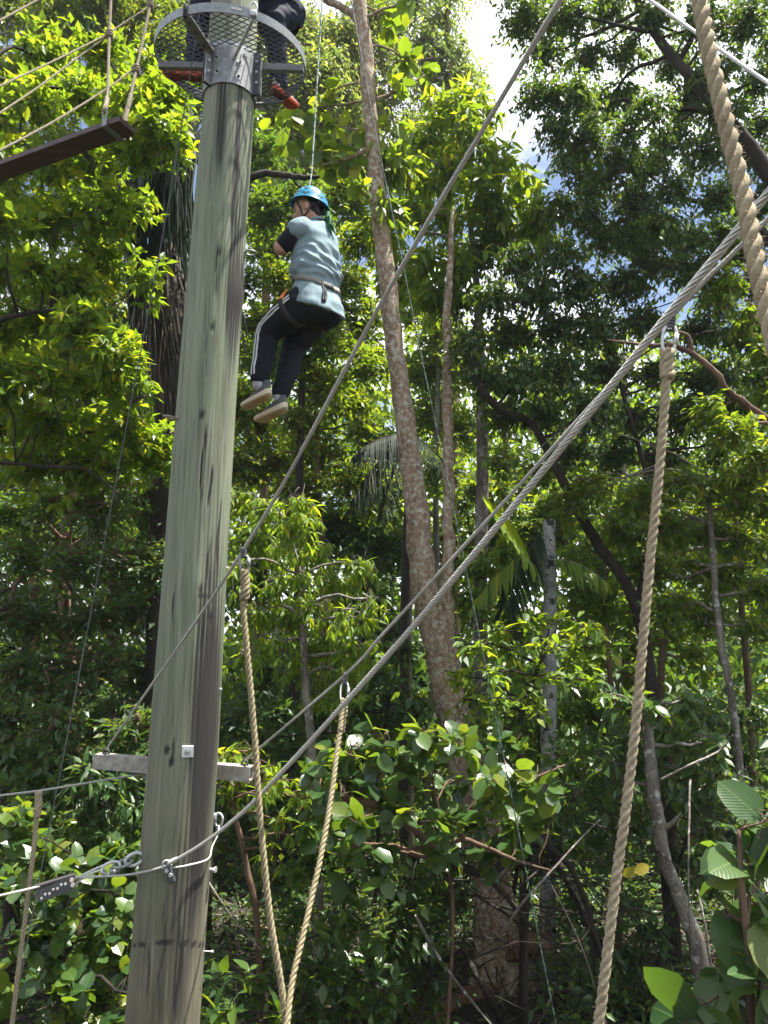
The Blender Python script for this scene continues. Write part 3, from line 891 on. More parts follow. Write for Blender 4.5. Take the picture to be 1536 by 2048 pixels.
tree('dark_canopy_tree', 'dense dark green tree with crooked dark trunk behind the rope cables', 'tree',
     [(b, .10), (P2(1320, 1500, 9.8), .085), (P2(1270, 1210, 9.8), .075), (P2(1190, 1080, 9.7), .07), (P2(1130, 970, 9.6), .062), (P2(1065, 850, 9.5), .05), (P2(1010, 825, 9.3), .045), (P2(965, 780, 9.2), .05), (P2(940, 700, 9.2), .03)],
     [blob(x, y, g.uniform(9.0, 10.8), 58 * g.uniform(.8, 1.15), 1.5, .8) for x, y in G2],
     dict(L=.098, tw=.45, k=11, droop=.35, da=.5, ta=.45, sa=.7, rn=.5, W=.45), M['leaf_deep'], M['bark_dark'], seed=83, singles=290,
     limbs=[[(P2(1280, 1210, 9.8), .05), (P2(1300, 1000, 9.6), .04), (P2(1250, 800, 9.5), .03), (P2(1200, 640, 9.5), .015)]])
b = on_ground(1640, 8.2)
tree('crooked_limb_tree', 'tree at the right edge with a bare brown crooked limb', 'tree',
     [(b, .15), (P2(1640, 1300, 8.2), .13), (P2(1620, 950, 8.2), .11), (P2(1600, 700, 8.2), .05)],
     [blob(x, y, g.uniform(7.8, 8.8), 52, 1.2, .8) for x, y in [(1470, 860), (1420, 820), (1540, 780), (1500, 640), (1540, 700), (1450, 560), (1520, 900), (1560, 980), (1480, 960)]],
     dict(L=.12, tw=.4, k=9, da=.4), M['leaf_mid'], M['bark_brown'], seed=84, singles=100,
     limbs=[[(P2(1625, 930, 8.2), .07), (P2(1536, 838, 8.1), .042), (P2(1465, 790, 8.0), .04), (P2(1425, 740, 7.9), .034), (P2(1380, 705, 7.9), .03), (P2(1345, 690, 7.9), .03), (P2(1290, 690, 8), .02), (P2(1215, 680, 8), .008)],
            [(P2(1385, 705, 7.9), .03), (P2(1372, 670, 7.9), .024), (P2(1330, 660, 7.9), .012)]])

# lower right: yellowing thin trees
H_ = [(1010, 920), (1080, 940), (1180, 960), (1280, 990), (1360, 960), (1440, 960), (1520, 1000), (1140, 1010), (1240, 1060), (1330, 1050), (1420, 1060), (1500, 1080), (1290, 1130), (1380, 1130), (1460, 1140), (1530, 1170), (1340, 1210), (1420, 1230), (1500, 1250)]
b = on_ground(1478, 9.0)
tree('slender_tree', 'slender tree with yellowing leaves and thin bare stem at right', 'tree',
     [(b, .06), (P2(1480, 1600, 9), .05), (P2(1468, 1430, 9), .045), (P2(1440, 1270, 9), .04), (P2(1425, 1100, 9), .035), (P2(1415, 950, 9), .02)],
     [blob(x, y, g.uniform(8.6, 10.2), 52 * g.uniform(.8, 1.2), 1.2, .7) for x, y in H_],
     dict(L=.115, tw=.4, k=8, da=.35, old=.12, W=.42), M['leaf_mid'], M['bark_grey'], seed=85, singles=260)
for (pts, rr, lab, sd_) in [
        ([(1512, 1960), (1508, 1600), (1495, 1350), (1480, 1180), (1470, 1000)], .05, 'straight thin brown sapling near the right edge', 86),
        ([(1235, 1960), (1240, 1600), (1215, 1300), (1210, 1180)], .04, 'thin dark sapling standing just behind the long hanging rope', 87),
        ([(1340, 1940), (1345, 1600), (1322, 1380), (1330, 1260)], .055, 'crooked pale brown sapling at the bright gap right of the rope', 88)]:
    Yq = 10.2
    b = on_ground(pts[0][0], Yq)
    tr_ = [(b, rr * 1.2)] + [(P2(x, y, Yq), rr * (1 - .12 * i)) for i, (x, y) in enumerate(pts[1:])]
    x, y = pts[-1]
    tree('sapling', lab, 'tree', tr_, [blob(x + dx, y + dy, Yq + .3, 45, .8, .8) for dx, dy in [(0, 0), (-50, 30), (60, 40), (30, -60), (-30, 120), (50, 170)]],
         dict(L=.13, tw=.4, k=8, da=.4), M['leaf_mid'], M['bark_brown'], seed=sd_, singles=40)

# leaning grey trunk low right
b = on_ground(1432, 7.6)
tree('leaning_tree', 'leaning grey blotched trunk low at right, lit on its edge', 'tree',
     [(b, .09), (P2(1400, 1920, 7.6), .08), (P2(1362, 1800, 7.6), .07), (P2(1330, 1720, 7.6), .066), (P2(1316, 1640, 7.6), .064), (P2(1305, 1560, 7.6), .06), (P2(1290, 1400, 7.7), .05)],
     [blob(x, y, g.uniform(7.4, 8.2), 44, 1.0, .8) for x, y in [(1290, 1400), (1340, 1450), (1250, 1470), (1300, 1520), (1380, 1400), (1370, 1540), (1220, 1540), (1230, 1390), (1420, 1480)]],
     dict(L=.14, tw=.36, k=7, da=.35, W=.42), M['leaf_deep'], M['bark_grey'], seed=89, singles=120,
     limbs=[[(P2(1322, 1660, 7.6), .03), (P2(1345, 1645, 7.5), .022), (P2(1362, 1625, 7.5), .008)]])

# ------------------------------------------------------------------ palm with pale trunk
b = on_ground(1094, 9.4)
pal2 = thing('pale_palm', 'slim palm with pale dark-banded trunk and bright yellow-green fronds', 'palm tree', b)
mb = MB()
pp = smooth_path([b, P2(1096, 1700, 9.4), P2(1098, 1400, 9.4), P2(1100, 1180, 9.4), P2(1098, 1040, 9.4)], 30)
tube(mb, pp, np.interp(np.linspace(0, 1, 30), [0, 1], [.10, .075]), 14, True, 0, .04, 8)
mb.build('trunk', M['bark_palm'], pal2)
g = np.random.default_rng(91)
top = P2(1098, 1040, 9.4)
lf = NT('fresh palm leaf').m
M['frond_bright'] = leaf_mat('bright palm leaf', (.09, .15, .015), (.13, .21, .018), (.17, .25, .02), (.42, .58, .02), .4, .6)
c1 = P2(1094, 1185, 9.3)
frond(pal2, c1, P2(985, 985, 7.9) - c1, 1.85, 26, .62, .12, M['frond_bright'], M['bark_palm'], g, lw=.046, hang=.0, sweep=.75, face=(.25, -.75, .6))
frond(pal2, P2(1085, 1060, 9.2), P2(1000, 1090, 8.7) - P2(1085, 1010, 9.2), .9, 24, .5, .5, M['frond_dark'], M['bark_dark'], g, lw=.05, hang=.6)
frond(pal2, P2(1090, 1080, 9.2), P2(950, 1110, 8.9) - P2(1090, 1060, 9.2), 1.0, 24, .4, .4, M['leaf_mid'], M['bark_dark'], g, lw=.04, hang=.5)
frond(pal2, P2(1100, 1120, 9.3), P2(1190, 1110, 9.0) - P2(1100, 1120, 9.3), .7, 20, .35, .5, M['leaf_mid'], M['bark_palm'], g, lw=.035, hang=.5)
# drooping dark palm left of the spotted trunk
b = on_ground(815, 11.6)
pal3 = thing('drooping_palm', 'palm with dark drooping fronds half hidden behind the spotted trunk', 'palm tree', b)
mb = MB()
tube(mb, smooth_path([b, P2(812, 1300, 11.6), P2(822, 880, 11.6)], 20), np.linspace(.11, .08, 20), 12, True, 0, .04, 8)
mb.build('trunk', M['bark_dark'], pal3)
top = P2(822, 870, 11.6)
for (qx, qy, L, hg, mm) in [(690, 880, 1.05, 1.1, 'frond_dark'), (900, 930, .9, .5, 'frond_dark'), (700, 960, 1.2, 1.0, 'frond_dark'), (740, 1040, 1.1, .9, 'frond_dark')]:
    e = P2(qx, qy, 11.0)
    frond(pal3, top, e - top + np.array([0, 0, .3]), L, 40, .55 * g.uniform(.7, 1.1), .5, M[mm], M['bark_dark'], g, lw=.02, hang=hg * g.uniform(.7, 1))

# ------------------------------------------------------------------ shrubs
g = np.random.default_rng(101)
J_ = [(480, 990), (530, 1010), (590, 1060), (640, 1100), (560, 1090), (500, 1060), (610, 1150), (670, 1160), (720, 1130), (550, 1160), (640, 1210), (700, 1220), (580, 1230), (520, 1220), (660, 1280), (720, 1290), (610, 1300), (500, 1290), (690, 1350), (640, 1360), (560, 1280), (470, 1130), (740, 1200), (600, 1000)]
b = on_ground(640, 8.6)
tree('drooping_shrub', 'sunlit shrub of drooping yellow-green leaves just right of the pole', 'shrub',
     [(b, .07), (P2(630, 1600, 8.6), .055), (P2(610, 1350, 8.6), .045), (P2(600, 1150, 8.6), .03), (P2(560, 1020, 8.6), .012)],
     [blob(x, y, g.uniform(7.9, 9), 36 * g.uniform(.8, 1.2), 1.25, .9) for x, y in J_],
     dict(L=.125, tw=.3, k=8, mode='rosette', shape='long', W=.3, da=.62, ta=.35, sa=.6, droop=.5, rn=.5, up=.15), M['leaf_droop'], M['bark_grey'], seed=102, singles=270)

I_ = [(950, 1290), (1000, 1260), (1060, 1240), (1120, 1235), (1170, 1250), (1030, 1300), (1090, 1290), (1150, 1300), (1200, 1300), (970, 1340), (1040, 1350), (1110, 1350), (940, 1400), (1000, 1400), (1060, 1400), (1180, 1360), (910, 1350), (970, 1450)]
b = on_ground(1045, 8.1)
tree('layered_sapling', 'small sapling with flat bright leaf layers in front of the pale palm trunk', 'tree',
     [(b, .045), (P2(1045, 1600, 8.1), .035), (P2(1040, 1450, 8.1), .03), (P2(1085, 1310, 8.0), .018), (P2(1100, 1250, 8.0), .008)],
     [blob(x, y, g.uniform(7.5, 8.3), 36, 1.3, .32, 1.1) for x, y in I_],
     dict(L=.12, tw=.3, k=8, mode='rank', da=.05, up=.0, rn=.3, W=.4), M['leaf_bright'], M['bark_dark'], seed=103, singles=260)

K_ = [(640, 1530), (700, 1500), (770, 1480), (850, 1470), (930, 1490), (1000, 1500), (680, 1570), (750, 1550), (830, 1550), (910, 1560), (990, 1570), (1060, 1560), (640, 1620), (720, 1640), (800, 1620), (880, 1640), (960, 1640), (1040, 1640), (1100, 1620), (700, 1700), (790, 1700), (870, 1710), (620, 1690), (1000, 1700)]
b = on_ground(880, 7.0)
tree('big_leaf_bush', 'bush of big glossy round leaves in front of the spotted trunk', 'shrub',
     [(b, .02), (P2(905, 1850, 7.4), .018), (P2(890, 1700, 7.2), .018), (P2(865, 1560, 7.0), .012)],
     [blob(x, y, g.uniform(6.3, 7.6), 42 * g.uniform(.8, 1.15), 1.3, .6) for x, y in K_],
     dict(L=.165, tw=.3, k=7, mode='rosette', shape='round', W=.55, da=.1, ta=.45, sa=.8, up=.5, old=.05, rn=.45), M['leaf_bush'], M['bark_brown'], seed=104, singles=250,
     limbs=[[(P2(870, 1700, 7.0), .03), (P2(800, 1630, 6.9), .035), (P2(740, 1605, 6.8), .04), (P2(680, 1600, 6.8), .03), (P2(640, 1590, 6.8), .015)],
            [(P2(870, 1720, 7.0), .03), (P2(960, 1600, 6.9), .022), (P2(1060, 1560, 6.8), .015), (P2(1130, 1530, 6.8), .007)],
            [(P2(875, 1700, 7.0), .028), (P2(930, 1680, 6.8), .02), (P2(1030, 1720, 6.7), .015), (P2(1100, 1740, 6.6), .006)]])
K2 = [(620, 1740), (690, 1770), (750, 1750), (600, 1830), (660, 1860), (730, 1850), (790, 1810), (640, 1940), (720, 1940), (790, 1900), (580, 1900), (690, 2010), (620, 2020), (830, 1760), (780, 1990)]
b = on_ground(690, 7.4)
tree('low_shrub', 'low shrub of small sun-flecked leaves behind the joined hanging ropes', 'shrub',
     [(b, .04), (P2(690, 1950, 7.4), .03), (P2(690, 1800, 7.4), .015)],
     [blob(x, y, g.uniform(6.8, 7.8), 42, .95, .8) for x, y in K2],
     dict(L=.12, tw=.3, k=7, mode='rosette', W=.45, da=.1, up=.4, old=.03), M['leaf_bush'], M['bark_dark'], seed=105, singles=200)

L_ = [(30, 1650), (90, 1720), (165, 1730), (225, 1710), (40, 1770), (115, 1800), (195, 1800), (30, 1870), (105, 1880), (180, 1880), (245, 1900), (40, 1980), (120, 1980), (200, 1990), (270, 1990), (10, 2040), (150, 2050), (250, 1800)]
b = on_ground(120, 6.0)
tree('big_leaf_bush', 'bush of broad glossy leaves at lower left below the steel cable', 'shrub',
     [(b, .045), (P2(120, 2000, 6.0), .035), (P2(130, 1850, 6.0), .025), (P2(150, 1720, 6.0), .012)],
     [blob(x, y, g.uniform(5.5, 6.5), 44 * g.uniform(.85, 1.15), 1.5, .7) for x, y in L_],
     dict(L=.13, tw=.28, k=7, mode='rosette', shape='round', W=.55, da=.1, ta=.45, sa=.8, up=.5, old=.05), M['leaf_bush'], M['bark_dark'], seed=106, singles=220)
b = on_ground(15, 7.2)
tree('small_leaf_bush', 'pale glinting small-leaved bush at the left edge behind the thin rope', 'shrub',
     [(b, .04), (P2(15, 1800, 7.2), .03), (P2(20, 1600, 7.2), .012)],
     [blob(x, y, g.uniform(6.9, 7.6), 38, 1.0, .7) for x, y in [(10, 1580), (60, 1600), (20, 1650), (75, 1660), (40, 1700), (110, 1650)]],
     dict(L=.11, tw=.28, k=8, mode='rosette', W=.36, up=.5), M['leaf_bush'], M['bark_dark'], seed=107, singles=90)
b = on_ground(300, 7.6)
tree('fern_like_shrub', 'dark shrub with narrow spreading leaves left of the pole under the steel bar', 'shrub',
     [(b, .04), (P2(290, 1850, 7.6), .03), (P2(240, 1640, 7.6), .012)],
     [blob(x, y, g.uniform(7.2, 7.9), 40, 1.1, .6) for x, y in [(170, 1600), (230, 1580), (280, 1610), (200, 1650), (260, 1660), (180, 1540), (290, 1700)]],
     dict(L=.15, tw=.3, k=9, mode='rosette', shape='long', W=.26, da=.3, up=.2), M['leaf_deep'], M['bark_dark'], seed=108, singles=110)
b = on_ground(525, 7.8)
tree('thin_stemmed_shrub', 'thin-stemmed shrub with narrow bright leaves beside the steel bar end', 'shrub',
     [(b, .035), (P2(515, 1860, 7.8), .033), (P2(490, 1720, 7.8), .03), (P2(465, 1600, 7.8), .025), (P2(455, 1500, 7.8), .012)],
     [blob(x, y, g.uniform(7.3, 8), 26, 1.15, .5) for x, y in [(450, 1510), (500, 1500), (540, 1530), (475, 1540), (560, 1560), (460, 1590), (520, 1580), (600, 1590), (560, 1640), (610, 1660), (540, 1700)]],
     dict(L=.12, tw=.25, k=9, mode='rosette', shape='long', W=.25, da=.4, up=.3), M['leaf_droop'], M['bark_brown'], seed=109, singles=150)
b = on_ground(470, 6.4)
tree('white_glint_plant', 'low plant with big sun-bleached leaves at the foot of the pole', 'plant',
     [(b, .03), (P2(470, 2060, 6.4), .02), (P2(470, 1960, 6.4), .01)],
     [blob(x, y, g.uniform(6.0, 6.6), 30, .95, .5) for x, y in [(430, 1960), (490, 1950), (530, 1990), (460, 2010), (520, 2040), (430, 2040), (570, 2030)]],
     dict(L=.15, tw=.22, k=6, mode='rosette', W=.5, up=.6), M['leaf_bush'], M['bark_dark'], seed=110, singles=60)
b = on_ground(1505, 5.0)
tree('large_leaf_plant', 'plant with very large lobed leaves at the lower right corner', 'plant',
     [(b, .035), (P2(1500, 1980, 5.0), .028), (P2(1485, 1800, 5.0), .024), (P2(1478, 1660, 5.0), .012)],
     [blob(x, y, g.uniform(4.8, 5.4), 32, .62, .7) for x, y in [(1490, 1650), (1470, 1730), (1525, 1790), (1500, 1720), (1460, 1830), (1510, 1890), (1530, 1960), (1440, 1960), (1500, 2020), (1400, 2020), (1350, 2050), (1540, 1640)]],
     dict(L=.27, tw=.26, k=4, mode='rosette', shape='round', W=.55, da=.45, up=.2, rn=.6, svar=.5), M['leaf_deep'], M['bark_brown'], seed=111, singles=90)
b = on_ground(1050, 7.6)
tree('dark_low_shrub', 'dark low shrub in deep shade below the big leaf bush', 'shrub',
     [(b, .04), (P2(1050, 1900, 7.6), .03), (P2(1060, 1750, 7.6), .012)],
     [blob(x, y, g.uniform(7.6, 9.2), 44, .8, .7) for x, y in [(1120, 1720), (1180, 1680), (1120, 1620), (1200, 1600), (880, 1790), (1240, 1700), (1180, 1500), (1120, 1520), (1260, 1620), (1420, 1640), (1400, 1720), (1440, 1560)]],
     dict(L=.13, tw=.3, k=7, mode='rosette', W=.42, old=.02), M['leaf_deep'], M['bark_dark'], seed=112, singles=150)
b = on_ground(800, 8.0)
tree('bright_fern_shrub', 'small feathery bright shrub on the ground by the fallen log', 'shrub',
     [(b, .02), (P2(795, 2030, 8.0), .015), (P2(790, 1980, 8.0), .008)],
     [blob(x, y, g.uniform(7.8, 8.3), 24, 1.1, .6) for x, y in [(780, 1970), (810, 1990), (790, 2020), (830, 2030), (760, 2030)]],
     dict(L=.1, tw=.2, k=9, shape='long', W=.22, up=.4), M['leaf_bright'], M['bark_dark'], seed=113, singles=60)

# strap-leaved plant behind the left rope
b = on_ground(30, 6.9)
st = thing('strap_leaf_plant', 'plant of long arching strap leaves at the left edge above the bush', 'plant', b)
g = np.random.default_rng(114)
for k in range(22):
    a0 = P2(-10 + g.uniform(-15, 15), 1800, 6.9)
    dr = unit(np.array([g.uniform(-.6, 1.3), g.uniform(-.6, .3), g.uniform(.5, 1.3)]))
    L = g.uniform(.5, .85)
    s_ = np.linspace(0, 1, 8)
    q = a0 + dr * L * s_[:, None] - np.array([0, 0, 1.0]) * (L * .75 * s_ ** 2)[:, None]
    wv = unit(np.cross(dr, (0, 0, 1))) * .022
    ww = np.array([.5, .9, 1, 1, .9, .7, .4, .02])[:, None]
    mb = MB()
    v = np.stack([q - wv * ww, q + np.array([0, 0, -.006]), q + wv * ww], 1).reshape(-1, 3)
    i = (np.arange(7)[:, None] * 3 + np.arange(2)[None]).ravel()
    mb.add(v, np.stack([i, i + 1, i + 4, i + 3], -1), g.uniform(.1, .8))
    mb.build('leaf', M['leaf_bush'], st)

# ------------------------------------------------------------------ dead wood and creepers in the shade
def stick(name, label, cat, pts, r, mat, sides=8, wob=.08, seed=1, n=20):
    mb = MB()
    p = smooth_path(pts, n)
    gg = np.random.default_rng(seed)
    r = np.interp(np.linspace(0, 1, n), np.linspace(0, 1, len(r)), r)
    p = p + gg.normal(size=p.shape) * r[:, None] * .12
    tube(mb, p, r, sides, True, 0, wob, seed)
    return tag(mb.build(name, mat, None, origin=pts[0]), label, cat)
stick('fallen_log', 'pale fallen log lying on the shaded forest floor', 'log', [P2(840, 2035, 8.2), P2(900, 2005, 8.5), P2(960, 1985, 8.8), P2(1000, 1975, 9.0)], [.085, .08, .075, .05], M['bark_red'], 12, .06, 3)
stick('fallen_log', 'short reddish rotten log end beside the trunk foot', 'log', [P2(1020, 1905, 8.9), P2(1055, 1890, 8.8), P2(1088, 1880, 8.7)], [.1, .13, .12], M['bark_red'], 12, .1, 4)
stick('fallen_log', 'dark mossy log lying left of the trunk foot', 'log', [P2(850, 1950, 8.6), P2(890, 1935, 8.8), P2(940, 1930, 9.2)], [.05, .06, .05], M['bark_dark'], 10, .1, 5)
g = np.random.default_rng(121)
specs = [
    ('thick dark bent branch arching over the shaded hollow', [(905, 1730), (985, 1745), (1060, 1690), (1130, 1720), (1180, 1830), (1190, 1950)], 7.6, .035),
    ('dark branch leaning from the bush down to the right', [(1040, 1640), (1100, 1700), (1150, 1790), (1200, 1900), (1215, 2010)], 7.9, .04),
    ('dark slanting branch crossing in front of the trunk foot', [(860, 1720), (950, 1740), (1010, 1790), (1060, 1850), (1140, 1910)], 7.4, .028),
    ('black forked dead branch standing by the fallen log', [(1000, 2040), (960, 1960), (935, 1920), (925, 1900), (880, 1930), (840, 1960), (810, 2020)], 7.8, .03),
    ('slim bare stick leaning low in the left of the hollow', [(830, 1830), (880, 1920), (950, 2010), (990, 2060)], 7.2, .014),
    ('long thin bare stick crossing in front of the bush', [(1000, 1870), (1050, 1800), (1100, 1745), (1160, 1680), (1200, 1640)], 7.0, .011),
    ('bare pale twig sticking out right of the hanging rope', [(1320, 1560), (1380, 1530), (1440, 1500), (1465, 1470)], 7.2, .011),
    ('thin hanging liana beside the leaning grey trunk', [(1380, 1560), (1377, 1700), (1378, 1800), (1382, 1900)], 7.3, .010),
    ('thin curved liana right of the pole foot', [(415, 1760), (440, 1800), (470, 1845), (505, 1880), (530, 1910)], 7.0, .008),
    ('thin pale crooked twig by the lower right plant', [(1425, 1830), (1455, 1890), (1460, 1940), (1480, 1985)], 6.4, .010),
    ('thin vine stem left of the leaning trunk foot', [(1395, 1780), (1410, 1850), (1425, 1950), (1435, 2000)], 7.2, .011),
]
for i, (lab, pts, Yq, r) in enumerate(specs):
    q = [P2(x, y, Yq + g.uniform(-.25, .25)) for x, y in pts]
    stick('bare_branch', lab, 'branch', q, [r * 1.1, r, r * .8, r * .45], M['bark_dark'] if 'dark' in lab or 'black' in lab else M['bark_grey'], 7, .08, 200 + i)
mb = MB()
for k in range(130):
    c = (g.uniform(840, 1230), g.uniform(1640, 2000)); Yq = g.uniform(7.2, 9.4)
    a = P2(*c, Yq); an = g.uniform(0, 6.3); L = g.uniform(.4, 1.3)
    e = a + np.array([math.cos(an) * L, g.normal(0, .25), -abs(math.sin(an)) * L * .8 + g.normal(0, .15)])
    q = smooth_path([a, (a + e) / 2 + g.normal(size=3) * .14, e], 8)
    tube(mb, q, np.linspace(g.uniform(.004, .012), .002, 8), 4)
o = mb.build('dead_brushwood', M['bark_dark'], None, origin=P2(1000, 1900, 8.3)); o['kind'] = 'stuff'
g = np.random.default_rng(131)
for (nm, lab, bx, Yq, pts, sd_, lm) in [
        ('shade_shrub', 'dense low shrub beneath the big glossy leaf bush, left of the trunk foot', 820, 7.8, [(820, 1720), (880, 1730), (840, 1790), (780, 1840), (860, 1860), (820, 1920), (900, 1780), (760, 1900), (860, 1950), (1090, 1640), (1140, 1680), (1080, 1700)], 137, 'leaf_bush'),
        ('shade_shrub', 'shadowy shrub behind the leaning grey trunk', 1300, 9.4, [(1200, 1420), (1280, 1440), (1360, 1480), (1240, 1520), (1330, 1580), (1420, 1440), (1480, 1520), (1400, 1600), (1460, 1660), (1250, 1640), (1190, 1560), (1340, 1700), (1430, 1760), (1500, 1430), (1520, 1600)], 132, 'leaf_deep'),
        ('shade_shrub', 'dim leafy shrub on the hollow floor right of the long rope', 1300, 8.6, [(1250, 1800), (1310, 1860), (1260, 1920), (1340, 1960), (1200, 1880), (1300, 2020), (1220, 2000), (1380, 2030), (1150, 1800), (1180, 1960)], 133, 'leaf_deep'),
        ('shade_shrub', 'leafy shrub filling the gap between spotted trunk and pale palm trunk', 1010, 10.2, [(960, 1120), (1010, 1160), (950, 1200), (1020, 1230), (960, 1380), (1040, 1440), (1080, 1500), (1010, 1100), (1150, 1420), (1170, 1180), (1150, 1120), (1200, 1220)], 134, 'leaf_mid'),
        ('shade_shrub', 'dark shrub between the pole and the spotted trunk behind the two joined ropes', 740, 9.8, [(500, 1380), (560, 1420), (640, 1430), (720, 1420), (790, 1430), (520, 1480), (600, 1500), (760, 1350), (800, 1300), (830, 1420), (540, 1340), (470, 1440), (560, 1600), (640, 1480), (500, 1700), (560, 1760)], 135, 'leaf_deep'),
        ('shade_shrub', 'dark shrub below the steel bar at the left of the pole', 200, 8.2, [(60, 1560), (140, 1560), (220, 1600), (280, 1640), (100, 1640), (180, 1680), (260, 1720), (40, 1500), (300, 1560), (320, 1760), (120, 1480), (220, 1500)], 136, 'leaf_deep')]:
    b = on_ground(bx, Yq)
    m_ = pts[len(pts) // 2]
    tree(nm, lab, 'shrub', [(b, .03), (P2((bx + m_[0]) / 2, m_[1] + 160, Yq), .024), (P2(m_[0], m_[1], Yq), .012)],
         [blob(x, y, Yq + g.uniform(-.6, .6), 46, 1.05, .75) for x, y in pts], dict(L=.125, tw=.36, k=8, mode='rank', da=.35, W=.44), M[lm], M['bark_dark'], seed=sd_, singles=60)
# one yellow leaf caught on the rope side
b = P2(1268, 1745, 6.8)
yl = thing('dead_leaf', 'single orange-yellow leaf hanging right of the long rope', 'leaf', b)
single_leaves(yl, 'round', np.array([b, b + np.array([.03, .02, .02])]), np.array([[.75, 0, .3], [-.6, .1, -.3]]), np.array([[.1, -1, .4], [.2, -1, .5]]), np.array([.15, .13]), M['leaf_yellow'], name='blade')
# ------------------------------------------------------------------ rope course hardware: materials
def steel(name, col, rough=.45, metal=.85, var=.3):
    return plain(name, col, rough, metal, var, 45, .15)
M['galv'] = steel('weathered galvanised steel', (.26, .27, .27), .5, .45)
M['galv_bright'] = steel('bright zinc steel', (.52, .53, .52), .4, .35)
M['galv_dark'] = steel('dark aged steel', (.10, .105, .11), .5, .7)
M['wire'] = plain('grey wire rope', (.48, .47, .43), .55, .35, .3, 200, .2)
M['wire_pale'] = plain('pale wire rope', (.58, .57, .52), .5, .3, .3, 200, .2)
M['wire_dark'] = plain('dark thin cable', (.12, .12, .12), .6, .3, .3, 200, .1)
M['manila'] = plain('tan natural fibre rope', (.32, .265, .175), .9, 0, .35, 60, .6, .15)
M['manila_grey'] = plain('weathered grey fibre rope', (.30, .26, .19), .9, 0, .35, 60, .6, .15)
M['manila_green'] = plain('mossy fibre rope', (.235, .20, .12), .9, 0, .35, 60, .6, .15)
M['fuzz'] = plain('loose rope fibres', (.55, .45, .30), .8, 0, .2, 60, 0, .2)

def rope(mb, path, D, strands=3, pitch=3.4, sides=6, fill=.56, wob=0, seed=0, tint=0):
    """laid rope: strands wound round the path"""
    p = np.asarray(path, float)
    seg = np.linalg.norm(np.diff(p, axis=0), axis=1)
    L = seg.sum()
    per = 12
    n = int(max(8, L / (pitch * D) * per))
    s = np.concatenate([[0], np.cumsum(seg)])
    u = np.linspace(0, L, n)
    q = np.stack([np.interp(u, s, p[:, k]) for k in range(3)], -1)
    # smooth out corners a little
    t, U, W = frames(q)
    g_ = np.random.default_rng(seed)
    for k in range(strands):
        a = 2 * np.pi * (u / (pitch * D) + k / strands)
        rc = D * .5 * (1 - fill * .88)
        if wob: rc = rc * (1 + wob * np.sin(u / D * 1.1 + k * 2) + wob * g_.normal(size=n) * .3)
        c = q + (np.cos(a) * rc)[:, None] * U + (np.sin(a) * rc)[:, None] * W
        tube(mb, c, D * .5 * fill, sides, True, tint)

def fuzz(mb, path, D, n, seed=0, L=.0065):
    p = np.asarray(path, float); g_ = np.random.default_rng(seed)
    i = g_.integers(0, len(p) - 1, n); f = g_.random((n, 1))
    a = p[i] * (1 - f) + p[i + 1] * f
    t = unit(p[i + 1] - p[i])
    u = unit(np.cross(t, g_.normal(size=(n, 3))))
    a = a + u * D * .47
    l = L * g_.uniform(.3, 1.2, (n, 1))
    e = a + (u * .7 + g_.normal(size=(n, 3)) * .6) * l
    m = (a + e) / 2 + g_.normal(size=(n, 3)) * l * .2
    twig_tubes(mb, np.stack([a, m, e], 1), .00045, .0003)

def DX(x, x0, d0, x1, d1):
    """depth along a straight line in space seen between columns x0 and x1: 1/d is linear"""
    f = (x - x0) / (x1 - x0)
    return 1 / ((1 - f) / d0 + f / d1)

def line_path(pts, x0, d0, x1, d1, n=60):
    q = [PD(x, y, DX(x, x0, d0, x1, d1)) for x, y in pts]
    return smooth_path(q, n)

def vline_path(pts, y0, d0, y1, d1, n=60):
    q = [PD(x, y, DX(y, y0, d0, y1, d1)) for x, y in pts]
    return smooth_path(q, n)

# ------------------------------------------------------------------ the timber pole
YP = 4.7
rows = [(2048, 325, 146), (1536, 365.5, 137), (1024, 397.5, 121), (512, 434.5, 108), (205, 458.5, 99), (0, 469.5, 91)]
pz = [PY(c, y, YP) for y, c, w_ in rows]
pr = [w_ / 2 / FPX * depth_at(y, YP) for y, c, w_ in rows]
zz = np.array([p[2] for p in pz]); xx = np.array([p[0] for p in pz]); rr_ = np.array(pr)
def pole_axis(z):
    z = np.asarray(z, float)
    s0 = (xx[0] - xx[1]) / (zz[0] - zz[1]); s1 = (xx[-1] - xx[-2]) / (zz[-1] - zz[-2])
    x = np.interp(z, zz, xx)
    x = np.where(z < zz[0], xx[0] + s0 * (z - zz[0]), x)
    x = np.where(z > zz[-1], xx[-1] + s1 * (z - zz[-1]), x)
    r = np.interp(z, zz, rr_)
    r = np.where(z < zz[0], rr_[0] + .01 * (zz[0] - z), np.where(z > zz[-1], rr_[-1] - .006 * (z - zz[-1]), r))
    return x, r
ZT = PY(470, -420, YP)[2]
nz_, na = 520, 132
z = np.linspace(-.5, ZT, nz_)
ax_, ar_ = pole_axis(z)
k5 = np.ones(41) / 41
ax_ = np.convolve(np.pad(ax_, 20, 'edge'), k5, 'valid'); ar_ = np.convolve(np.pad(ar_, 20, 'edge'), k5, 'valid')
a = np.arange(na) / na * 2 * np.pi
Zg, Ag = np.meshgrid(z, a, indexing='ij')
R = np.repeat(ar_[:, None], na, 1)
g = np.random.default_rng(5)
def fbm(A, Z, fa, fz, seed):
    out = np.zeros_like(A)
    gg = np.random.default_rng(seed)
    for o_ in range(5):
        kx = np.round(fa * 1.9 ** o_); ph = gg.uniform(0, 6.3, 4)
        out += .6 ** o_ * np.sin(kx * A + ph[0] + 1.3 * np.sin(fz * 1.6 ** o_ * Z + ph[1])) * np.sin(fz * 1.7 ** o_ * Z * .6 + ph[2] + A * 2)
    return out / 2
